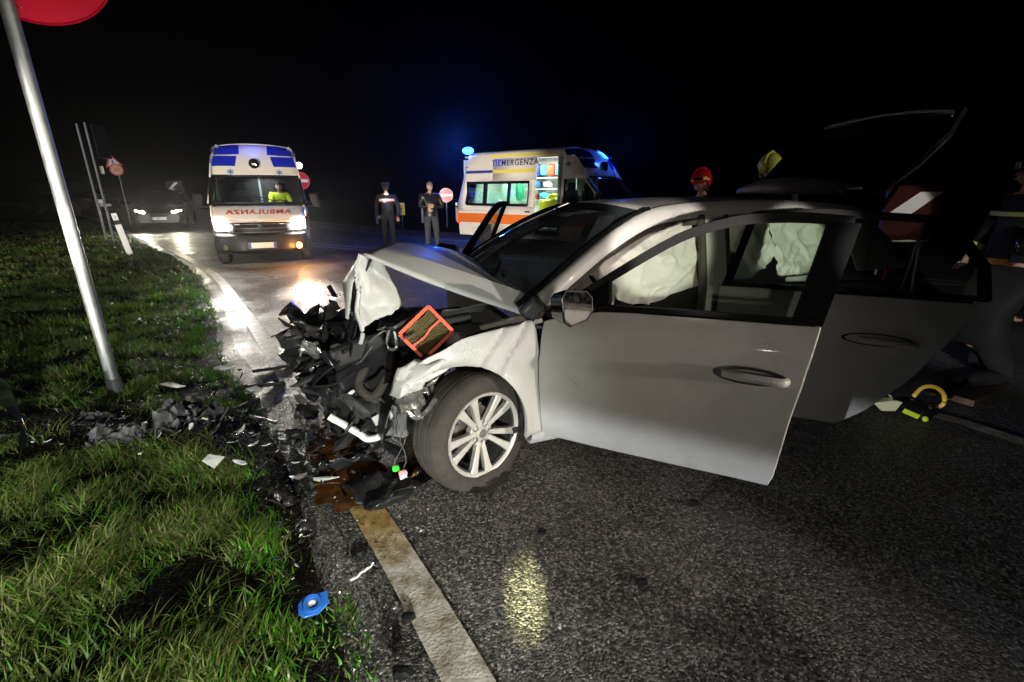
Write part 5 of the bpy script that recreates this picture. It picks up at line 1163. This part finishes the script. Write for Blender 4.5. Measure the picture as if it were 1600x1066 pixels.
def delineator(label, x, y, h, lean, grp=None):
    e = empty('marker_post', (x, y, vh(x, y) if in_grass(x, y) else 0), math.atan2(-y, -x)-R(90)+math.pi, label, 'marker post', grp); e.rotation_euler = (0, lean, math.atan2(y, x)-R(90))
    P('post', MB().grid([[(-.06, -.02, z), (.06, -.02, z), (.05, .05, z), (-.05, .05, z)] for z in (0, h*.74)], close=True).poly([(-.06, -.02, h*.74), (.06, -.02, h*.74), (.05, .05, h*.74), (-.05, .05, h*.74)]), M['whitesign'], e, smooth=0)
    P('black_band', MB().box((0, .012, h*.79), (.115, .062, h*.10)), M['black'], e, smooth=0)
    P('cap', MB().grid([[(-.052, -.02, z), (.052, -.02, z), (.045, .05, z), (-.045, .05, z)] for z in (h*.84, h)], close=True).poly([(-.052, -.02, h), (.052, -.02, h), (.045, .05, h), (-.045, .05, h)]), M['whitesign'], e, smooth=0)
    P('reflector', MB().box((0, -.024, h*.90), (.05, .006, h*.09)), M['whiteplas'], e, smooth=0)
    return e
delineator('white roadside marker post leaning by the curved road line', -9.25, 11.35, 1.0, R(-7))
for k, (x, y, lb) in enumerate(((-19.2, 27.5, 'small distant marker post left of the chevron sign'), (-6.9, 24.5, 'distant marker post left of the uniformed person seen from behind'), (-3.1, 27.0, 'distant marker post right of the no entry disc'), (-4.7, 25.2, 'distant marker post between the two standing people'))):
    delineator(lb, x, y, 1.0, 0)
e = empty('sign_post', (-12.95, 15.1, vh(-12.95, 15.1)), 0, 'pair of slim grey posts carrying a dark sign seen edge on', 'road sign')
P('pole', MB().tube([(0, 0, 0), (0, 0, 3.42)], .032, 10), M['steel'], e); P('pole', MB().tube([(.16, .08, 0), (.18, .08, 3.46)], .032, 10), M['steel'], e)
P('panel', MB().box((.30, .38, 2.95), (.05, .55, .95), (0, 0, .12)), M['black'], e, smooth=0)
P('reflector', MB().box((.18, -.06, 1.20), (.14, .02, .12)), M['whiteplas'], e, smooth=0)
P('plate', MB().box((.42, .0, 2.12), (.36, .02, .22), (0, 0, -.7)), M['whitesign'], e, smooth=0)
e = empty('direction_sign', (-4.82, 21.0, 0), 0, 'yellow upright board with brown lines behind the person in uniform', 'road sign'); F_ = face((0, 0, .85), (4.82, -21))
P('board', MB().box((0, 0, 0), (.30, .52, .03)).xf(F_), M['yellowstripe'], e, smooth=0)
P('brown_line', MB().box((-.02, .13, .018), (.20, .05, .006)).box((-.02, .0, .018), (.16, .04, .006)).box((.0, -.12, .018), (.2, .03, .006)).xf(F_), M['orangestripe'], e, smooth=0)
P('pole', MB().tube([(0, .05, 0), (0, .05, 1.0)], .025, 8), M['steel'], e)
e = empty('hazard_board', (5.75, 6.95, 0), 0, 'striped hazard board standing behind the open tailgate', 'barrier'); F_ = face((0, 0, 1.22), (-5.75, -6.95))
P('board', MB().box((0, 0, 0), (.62, .80, .03)).xf(F_), mat('dark_red_board', (.05, .007, .007), .6, spec=.1), e, smooth=0)
for yo in (.05, -.62):
    pts = [(-.26, -.06+yo), (-.0, -.06+yo), (.30, .26+yo), (.06, .26+yo)]
    P('white_stripe', MB().prism([F_ @ Vector((a, max(-.39, min(.39, b)), .018)) for a, b in pts], F_.col[2].xyz*.004), M['whitesign'], e, smooth=0)
P('blue_edge', MB().tube([F_ @ Vector((-.31, -.40, .01)), F_ @ Vector((-.31, .40, .01))], .012, 4), M['bluestripe'], e, smooth=0)
P('leg', MB().tube([F_ @ Vector((-.2, -.38, -.02)), F_ @ Vector((-.25, -1.22, 0))], .02, 6), M['steel'], e); P('leg', MB().tube([F_ @ Vector((.2, -.38, -.02)), F_ @ Vector((.25, -1.22, 0))], .02, 6), M['steel'], e)
# ------------------------------------------------------------- people
def person(label, loc, rz, J, mats, hgt=1.0, extra=None, lean=0):
    """J: joints in metres, facing +X, feet at z=0. One continuous skinned body; clothes by zone."""
    D = dict(pel=(0,0,.96), wai=(0,0,1.10), che=(.01,0,1.30), nek=(0,0,1.47), hed=(.02,0,1.56),
             sL=(0,.185,1.41), sR=(0,-.185,1.41), eL=(-.03,.25,1.12), eR=(-.03,-.25,1.12), wL=(.06,.26,.88), wR=(.06,-.26,.88), hL=(.08,.26,.80), hR=(.08,-.26,.80),
             pL=(0,.095,.90), pR=(0,-.095,.90), kL=(.02,.11,.50), kR=(.02,-.11,.50), aL=(-.02,.12,.09), aR=(-.02,-.12,.09), tL=(.15,.14,.035), tR=(.15,-.14,.035))
    D.update(J)
    rad = dict(pel=(.145,.115), wai=(.135,.105), che=(.155,.115), nek=(.062,.062), hed=(.06,.06), sL=(.075,.075), sR=(.075,.075), eL=(.052,.052), eR=(.052,.052), wL=(.034,.034), wR=(.034,.034), hL=(.036,.022), hR=(.036,.022),
               pL=(.105,.105), pR=(.105,.105), kL=(.068,.068), kR=(.068,.068), aL=(.052,.052), aR=(.052,.052), tL=(.042,.034), tR=(.042,.034))
    bulk = mats.get('bulk', 1)
    E = [('pel','wai'),('wai','che'),('che','nek'),('nek','hed'),('che','sL'),('che','sR'),('sL','eL'),('sR','eR'),('eL','wL'),('eR','wR'),('wL','hL'),('wR','hR'),('pel','pL'),('pel','pR'),('pL','kL'),('pR','kR'),('kL','aL'),('kR','aR'),('aL','tL'),('aR','tR')]
    zone = {('nek','hed'):'skin', ('wL','hL'):'skin', ('wR','hR'):'skin', ('pel','pL'):'leg', ('pel','pR'):'leg', ('pL','kL'):'leg', ('pR','kR'):'leg', ('kL','aL'):'leg', ('kR','aR'):'leg', ('aL','tL'):'shoe', ('aR','tR'):'shoe'}
    N = list(D); idx = {n: i for i, n in enumerate(N)}
    me = bpy.data.meshes.new('tmp'); me.from_pydata([D[n] for n in N], [(idx[a], idx[b]) for a, b in E], [])
    o = bpy.data.objects.new('tmp', me); COL.objects.link(o)
    sk = o.modifiers.new('skin', 'SKIN'); sk.use_smooth_shade = True
    for n in N:
        sv = me.skin_vertices[0].data[idx[n]]; b = bulk if n not in ('nek', 'hed', 'wL', 'wR', 'hL', 'hR') else 1
        sv.radius = (rad[n][0]*b, rad[n][1]*b); sv.use_root = n == 'pel'
    q = o.modifiers.new('sub', 'SUBSURF'); q.levels = q.render_levels = 2
    dg = bpy.context.evaluated_depsgraph_get(); m2 = bpy.data.meshes.new_from_object(o.evaluated_get(dg)); bpy.data.objects.remove(o)
    vs = [v.co.copy() for v in m2.vertices]; fs = [tuple(p.vertices) for p in m2.polygons]
    zs = ['top', 'leg', 'skin', 'shoe']; fm = []
    seg = [(Vector(D[a]), Vector(D[b]), zone.get((a, b), 'top')) for a, b in E]
    for f in fs:
        c = sum((vs[i] for i in f), Vector())/len(f); best = 9; bz = 'top'
        for a, b, zz in seg:
            t = max(0, min(1, (c-a).dot(b-a)/(b-a).length_squared)); d = (c-a-(b-a)*t).length
            if d < best: best = d; bz = zz
        if bz == 'leg' and c.z > D['pel'][2]-.06 and abs(lean) < .3: bz = 'top'
        fm.append(zs.index(bz))
    mb = MB(); mb.v = [tuple(v) for v in vs]; mb.f = fs; mb.m = fm
    # head with face
    H = Vector(D['hed'])+Vector((.015, 0, .085)); k0 = len(mb.v)
    hy = mats.get('head_yaw', 0); hp = mats.get('head_pitch', 0)
    hb = MB().ball((0, 0, 0), 1, 18, 0, 14); hv = []
    for v in hb.v:
        v = Vector(v); x, y, z = v
        sx = .100 if x < 0 else .088
        w = .076*(1-.22*max(0, -z)**1.2); p = Vector((x*sx, y*w, z*.118))
        if x > 0: p.x += .012*max(0, -z)*(1-abs(y)); p.x -= .010*math.exp(-((z-.05)/.16)**2)*math.exp(-((abs(y)-.40)/.2)**2)*1.3
        hv.append(p)
    mh = Matrix.Translation(H) @ Matrix.Rotation(hy, 4, 'Z') @ Matrix.Rotation(hp, 4, 'Y')
    mb.add([mh @ p for p in hv], hb.f, 2)
    def put(sub, m): mb.add([mh @ Vector(v) for v in sub.v], sub.f, m)
    put(MB().tube([(.082, 0, .022), (.098, 0, -.012), (.104, 0, -.026), (.086, 0, -.036)], [.008, .012, .015, .009], 7), 2)
    for s in (1, -1):
        put(MB().ball((-.004, s*.076, -.005), (.018, .010, .032), 8), 2)
        put(MB().ball((.079, s*.030, .012), (.008, .012, .007), 8), 4)
        put(MB().tube([(.088, s*.014, .030), (.086, s*.045, .030)], .005, 5), 4)
    put(MB().tube([(.084, -.024, -.062), (.092, 0, -.061), (.084, .024, -.062)], .006, 6), 5)
    # hands: palm end, four fingers and a thumb
    for sd in 'LR':
        w, h = Vector(D['w'+sd]), Vector(D['h'+sd]); d = (h-w).normalized(); side = d.cross(Vector((1, 0, 0)) if abs(d.x) < .8 else Vector((0, 0, 1))).normalized(); up = side.cross(d)
        for k in range(4):
            b = h+side*(.026-.0175*k)-d*.01; L = (.068, .078, .074, .058)[k]
            mb.tube([b, b+d*L*.5+up*.006, b+d*L*.85+up*.024, b+d*L*.9+up*.042], [.0095, .009, .008, .006], 6, m=2)
        b = w.lerp(h, .55)+side*.034
        mb.tube([b, b+d*.035+side*.022+up*.01, b+d*.07+side*.018+up*.022], [.011, .0105, .008], 6, m=2)
    e = empty('person', loc, rz, label, 'person'); e.scale = (hgt, hgt, hgt)
    ml = [mats['top'], mats['leg'], mats['skin'], mats['shoe'], M['fabric'], mats.get('lip', mats['skin'])]
    body = mb.build('body', ml, e, smooth=70)
    return e, D, mh
BL = {'skin': M['skin'], 'shoe': M['black']}
def ring(e, c, axis, rx, ry, w, m, name='reflective_band'):   # band round a limb
    c = Vector(c); ax = Vector(axis).normalized(); a = ax.orthogonal().normalized(); b = ax.cross(a)
    rows = [[c+ax*s*w/2+a*math.cos(t)*rx+b*math.sin(t)*ry for t in np.linspace(0, 6.2832, 18)] for s in (-1, 1)]
    return P(name, MB().grid(rows), m, e)
def torso_band(e, z, rx, ry, w, m, cx=0, tilt=0, name='reflective_band'):
    rows = [[Vector((cx+math.cos(t)*rx, math.sin(t)*ry, z+s*w/2+tilt*math.cos(t))) for t in np.linspace(0, 6.2832, 24)] for s in (-1, 1)]
    return P(name, MB().grid(rows), m, e)
# uniformed officer from behind
p1 = (-3.44, 13.3, 0); view1 = math.atan2(-p1[1], -p1[0])
e1, D1, m1 = person('person in dark uniform with a peaked cap and pale chest band, back to the camera', p1, view1+math.pi+R(8), dict(sL=(0,.215,1.41), sR=(0,-.215,1.41), eL=(-.02,.30,1.14), eR=(-.02,-.30,1.14), wL=(.05,.25,.92), hL=(.09,.22,.86), wR=(.02,-.27,.88), hR=(.03,-.27,.80), aL=(-.02,.13,.09), aR=(-.02,-.13,.09)), dict(BL, top=M['navy'], leg=M['navy'], bulk=1.2, head_yaw=R(-12)), 1.0)
torso_band(e1, 1.335, .165, .245, .055, mat('pale_band', (.85, .66, .66), .5), .0, 0, 'chest_band'); torso_band(e1, 1.292, .166, .243, .02, M['redsign'], .0, 0, 'red_piping')
torso_band(e1, 1.03, .17, .18, .045, M['black'], 0, 0, 'belt')
cap = MB().lathe([(.105, .015), (.108, .055), (.135, .085), (.128, .115), (.0, .118)], 22, 'Z').lathe([(.104, .0), (.104, .055)], 22, 'Z'); cap.add([(.08,-.09,.02),(.17,-.05,.0),(.18,0,-.002),(.17,.05,.0),(.08,.09,.02)], [(0,1,2,3,4)]); cap.xf(m1 @ Matrix.Translation((-.005, 0, .035)))
P('cap', cap, M['navy'], e1)
P('collar', MB().lathe([(.075, 0), (.07, .05)], 16, 'Z', (0, 0, 1.455)), M['whiteplas'], e1)
hm = MB().ball((0, 0, 0), (.108, .084, .124), 16, 0, 10)
hm.f = [f for f in hm.f if sum(hm.v[i][2] for i in f)/len(f) > .035 or (sum(hm.v[i][0] for i in f)/len(f) < -.02 and sum(hm.v[i][2] for i in f)/len(f) > -.06)]
hm.xf(m1 @ Matrix.Translation((-.008, 0, .004))); P('hair', hm, M['fabric'], e1)
# man in leather jacket, arms folded
p2 = (-2.23, 13.2, 0); view2 = math.atan2(-p2[1], -p2[0])
e2, D2, m2_ = person('bareheaded person in a black leather jacket and dark jeans with folded arms, facing the camera', p2, view2+R(14), dict(sL=(0,.215,1.41), sR=(0,-.215,1.41), eL=(.05,.32,1.13), wL=(.22,.02,1.13), hL=(.20,-.07,1.15), eR=(.05,-.30,1.13), wR=(.20,-.10,1.15), hR=(.22,-.02,1.17), kL=(.05,.12,.50), aL=(.0,.15,.09), tL=(.16,.19,.035), aR=(-.03,-.12,.09)), dict(BL, top=M['leather'], leg=M['jeans'], bulk=1.22, head_yaw=R(14)), 1.02)
hair = [v for v in MB().ball((0, 0, 0), 1, 16, 0, 10).v]
hm = MB().ball((0, 0, 0), (.108, .084, .124), 16, 0, 10)
hm.f = [f for f in hm.f if sum(hm.v[i][2] for i in f)/len(f) > .035 or (sum(hm.v[i][0] for i in f)/len(f) < -.035 and sum(hm.v[i][2] for i in f)/len(f) > -.05)]
hm.xf(m2_ @ Matrix.Translation((-.008, 0, .006)))
P('hair', hm, mat('grey_hair', (.16, .13, .10), .8, var=.3, scale=60), e2)
P('jacket_hem', MB().lathe([(.19, .0), (.195, .05), (.18, .11)], 20, 'Z', (0, 0, .90)).xf(Matrix.Scale(.85, 4, (1, 0, 0))), M['leather'], e2)
P('collar', MB().lathe([(.09, 0), (.085, .06)], 16, 'Z', (0, 0, 1.43)), M['leather'], e2)
P('sleeve_badge', MB().box((.05, .272, 1.32), (.07, .02, .05)), M['hiviz'], e2, bevel=.005)
# firefighters
def helmet(e, mh, m, visor=True):
    hb = MB().ball((0, 0, 0), (.135, .115, .135), 20, 0, 12)
    hb.f = [f for f in hb.f if sum(hb.v[i][2] for i in f)/len(f) > -.03 or (sum(hb.v[i][0] for i in f)/len(f) < -.02 and sum(hb.v[i][2] for i in f)/len(f) > -.09)]
    hb.xf(mh @ Matrix.Translation((-.008, 0, .03)))
    h = P('helmet', hb, m, e, solid=.008)
    P('helmet_crest', MB().tube([mh @ Vector(p) for p in ((.11, 0, .10), (.04, 0, .165), (-.06, 0, .165), (-.13, 0, .10))], .018, 6), m, h)
    P('helmet_badge', MB().box((0, 0, 0), (.05, .012, .035)).xf(mh @ Matrix.Translation((.01, .112, .05))), M['yellowstripe'], h)
    P('helmet_badge', MB().box((0, 0, 0), (.05, .012, .035)).xf(mh @ Matrix.Translation((.01, -.112, .05))), M['yellowstripe'], h)
    if visor: P('visor', MB().grid([[mh @ Vector((.125*math.cos(t), .118*math.sin(t), z)) for t in np.linspace(-1.2, 1.2, 12)] for z in (.035, .07)]), M['blackgloss'], h)
    P('neck_guard', MB().grid([[mh @ Vector((-.10*math.cos(t), .10*math.sin(t), z)) for t in np.linspace(-1.3, 1.3, 10)] for z in (-.12, -.04)]), M['black'], h)
TURN = mat('turnout_cloth', (.012, .012, .014), .85, var=.3)
RB = mat('reflective_yellow', (.62, .66, .16), .5); RS = mat('reflective_silver', (.6, .6, .58), .35, metal=.3); RA = mat('amber_band', (.70, .36, .04), .5)
e3, D3, m3 = person('firefighter with a red helmet looking left behind the car roof', (2.46, 6.3, 0), R(190), dict(), dict(BL, top=TURN, leg=TURN, bulk=1.2, head_pitch=R(10)), 1.0)
helmet(e3, m3, mat('red_helmet', (.62, .015, .015), .18, coat=.6)); torso_band(e3, 1.25, .19, .23, .05, RB)
e4, D4, m4 = person('firefighter in a yellow hood bending behind the raised roof spoiler', (3.55, 6.48, 0), R(215), dict(che=(.12,0,1.27), nek=(.22,0,1.41), hed=(.27,0,1.49), sL=(.12,.19,1.39), sR=(.12,-.19,1.39), eL=(.22,.26,1.12), eR=(.22,-.26,1.12), wL=(.40,.20,1.0), wR=(.40,-.2,1.0), hL=(.47,.18,.97), hR=(.47,-.18,.97)), dict(BL, top=TURN, leg=TURN, bulk=1.2, head_pitch=R(22)), 1.15)
helmet(e4, m4, mat('yellow_helmet', (.60, .62, .10), .35), False)
for sd in (1, -1): P('helmet_flap', MB().box((0, 0, 0), (.12, .02, .12)).xf(m4 @ Matrix.Translation((-.03, sd*.10, -.04))), RB, e4, bevel=.01)
p5 = (4.52, 4.25, 0)
e5, D5, m5 = person('firefighter in dark gear with yellow ankle bands standing at the right edge', p5, R(172), dict(eR=(.0,-.29,1.14), wR=(.10,-.30,.90), hR=(.13,-.30,.82), eL=(.02,.29,1.14), wL=(.14,.28,.92), hL=(.18,.27,.84), kL=(.06,.13,.50), aL=(.05,.16,.09), tL=(.21,.19,.035), kR=(-.05,-.13,.50), aR=(-.16,-.15,.09), tR=(.0,-.17,.035)), dict(BL, top=TURN, leg=TURN, bulk=1.22), 1.03)
helmet(e5, m5, mat('black_helmet', (.015, .015, .017), .2))
torso_band(e5, .90, .21, .23, .06, RA, 0, .0); torso_band(e5, 1.30, .19, .23, .035, RB)
for sd, s in (('L', 1), ('R', -1)):
    a, k = Vector(D5['a'+sd]), Vector(D5['k'+sd])
    ring(e5, a.lerp(k, .36), k-a, .085, .085, .06, RB); ring(e5, a.lerp(k, .36)+Vector((.0, 0, .07)), k-a, .088, .088, .03, RS)
    ring(e5, Vector(D5['e'+sd]).lerp(Vector(D5['w'+sd]), .6), Vector(D5['w'+sd])-Vector(D5['e'+sd]), .062, .062, .05, RB)
p6 = (3.75, 3.62, 0)
e6, D6, m6 = person('firefighter kneeling in dark gear behind the open rear door', p6, R(10), dict(pel=(0,0,.46), wai=(.06,0,.60), che=(.16,0,.78), nek=(.27,0,.92), hed=(.32,0,1.0), sL=(.20,.19,.88), sR=(.20,-.19,.88), eL=(.36,.25,.66), eR=(.36,-.25,.66), wL=(.50,.16,.52), wR=(.50,-.16,.52), hL=(.57,.14,.48), hR=(.57,-.14,.48), pL=(.02,.10,.44), pR=(.02,-.10,.44), kL=(.42,.15,.46), kR=(.26,-.14,.08), aL=(.36,.16,.09), tL=(.53,.17,.035), aR=(-.16,-.15,.08), tR=(-.28,-.15,.05)), dict(BL, top=TURN, leg=TURN, bulk=1.18, head_pitch=R(15)), 1.0, lean=1)
helmet(e6, m6, M['blackgloss'])
ring(e6, Vector(D6['a'+'L']).lerp(Vector(D6['kL']), .45), (0.1, 0, 1), .10, .10, .06, RA); ring(e6, Vector(D6['eR']).lerp(Vector(D6['wR']), .6), Vector(D6['wR'])-Vector(D6['eR']), .065, .065, .05, RB)
# driver in hi-vis at the wheel of the facing ambulance
pd = a1m @ Vector((.92, .42, .56))
e7, D7, m7 = person('driver in a bright yellow jacket sitting behind the ambulance windscreen', tuple(pd), A1R, dict(pel=(.05,0,.54), wai=(-.02,0,.68), che=(-.02,0,.88), nek=(0,0,1.04), hed=(.02,0,1.11), sL=(0,.185,.99), sR=(0,-.185,.99), eL=(.20,.25,.78), eR=(.20,-.25,.78), wL=(.44,.17,.80), wR=(.44,-.17,.80), hL=(.51,.15,.82), hR=(.51,-.15,.82), pL=(.10,.10,.52), pR=(.10,-.10,.52), kL=(.50,.13,.55), kR=(.50,-.13,.55), aL=(.52,.13,.20), aR=(.52,-.13,.20), tL=(.66,.14,.16), tR=(.66,-.14,.16)), dict(BL, top=M['hiviz'], leg=M['navy'], bulk=1.05), .92, lean=1)
hm = MB().ball((0, 0, 0), (.108, .084, .124), 14, 0, 10); hm.f = [f for f in hm.f if sum(hm.v[i][2] for i in f)/len(f) > .035 or sum(hm.v[i][0] for i in f)/len(f) < -.04]; hm.xf(m7 @ Matrix.Translation((-.008, 0, .006)))
P('hair', hm, M['fabric'], e7)
# ------------------------------------------------------------- rescue gear on the road behind the doors
rt = empty('rescue_cutter', (2.80, 2.98, .0), R(-18), 'black and yellow rescue tool with a curved yellow handle lying behind the rear door', 'rescue tool')
P('tool_body', MB().tube([(-.06, 0, .10), (.02, 0, .085), (.12, 0, .075), (.16, 0, .07)], [.045, .055, .05, .03], 14), M['blackgloss'], rt)
P('handle', MB().tube(smoothpath([(.02,.02,.15),(.06,.02,.225),(.13,.02,.235),(.185,.02,.19),(.20,.02,.12),(.16,.02,.075)], 6), .014, 8), mat('yellow_grip', (.85, .50, .06), .4), rt)
P('blade_guard', MB().grid([[(-.10-.02*v, -.05+.10*u, .13+.02*v-.1*abs(u-.5)*.3) for v in (0, 1)] for u in np.linspace(0, 1, 5)]).prism([(-.22,-.03,.085),(-.10,-.045,.13),(-.055,-.04,.12),(-.08,-.035,.045),(-.16,-.03,.03)], (0, .07, 0)), mat('pale_yellow_guard', (.62, .60, .36), .35), rt, bevel=.006)
P('yellow_marker', MB().box((.0, -.055, .05), (.10, .02, .035), (0, .35, 0)).ball((.09, -.05, .02), (.02, .02, .02), 8), M['hiviz'], rt, bevel=.004)
P('valve', MB().ball((.105, -.035, .11), (.02, .02, .014), 10).tube([(.09, -.03, .10), (.13, -.03, .12)], .008, 6), M['chrome'], rt)
tag(MB().box((3.52, 3.35, .03), (.42, .30, .05), (0, 0, .5)).build('wooden_block', mat('warm_board', (.10, .05, .03), .6, var=.3), bevel=.005), 'low reddish brown board on the road beside the rescue tool', 'board')
# ------------------------------------------------------------- thin haze added to give the lamps a soft bloom
hz = MB().box((0, 45, 1.65), (184, 134, 5.6)).build('haze', M['black'], smooth=0)
hz.data.materials.clear(); hm_ = bpy.data.materials.new('bloom_haze'); hm_.use_nodes = True
hn = hm_.node_tree.nodes; hn.remove(hn['Principled BSDF']); pv = hn.new('ShaderNodeVolumePrincipled')
pv.inputs['Color'].default_value = (.9, .92, 1, 1); pv.inputs['Density'].default_value = .0009; pv.inputs['Anisotropy'].default_value = .85
hm_.node_tree.links.new(pv.outputs[0], hn['Material Output'].inputs['Volume']); hz.data.materials.append(hm_)
tag(hz, kind='stuff')
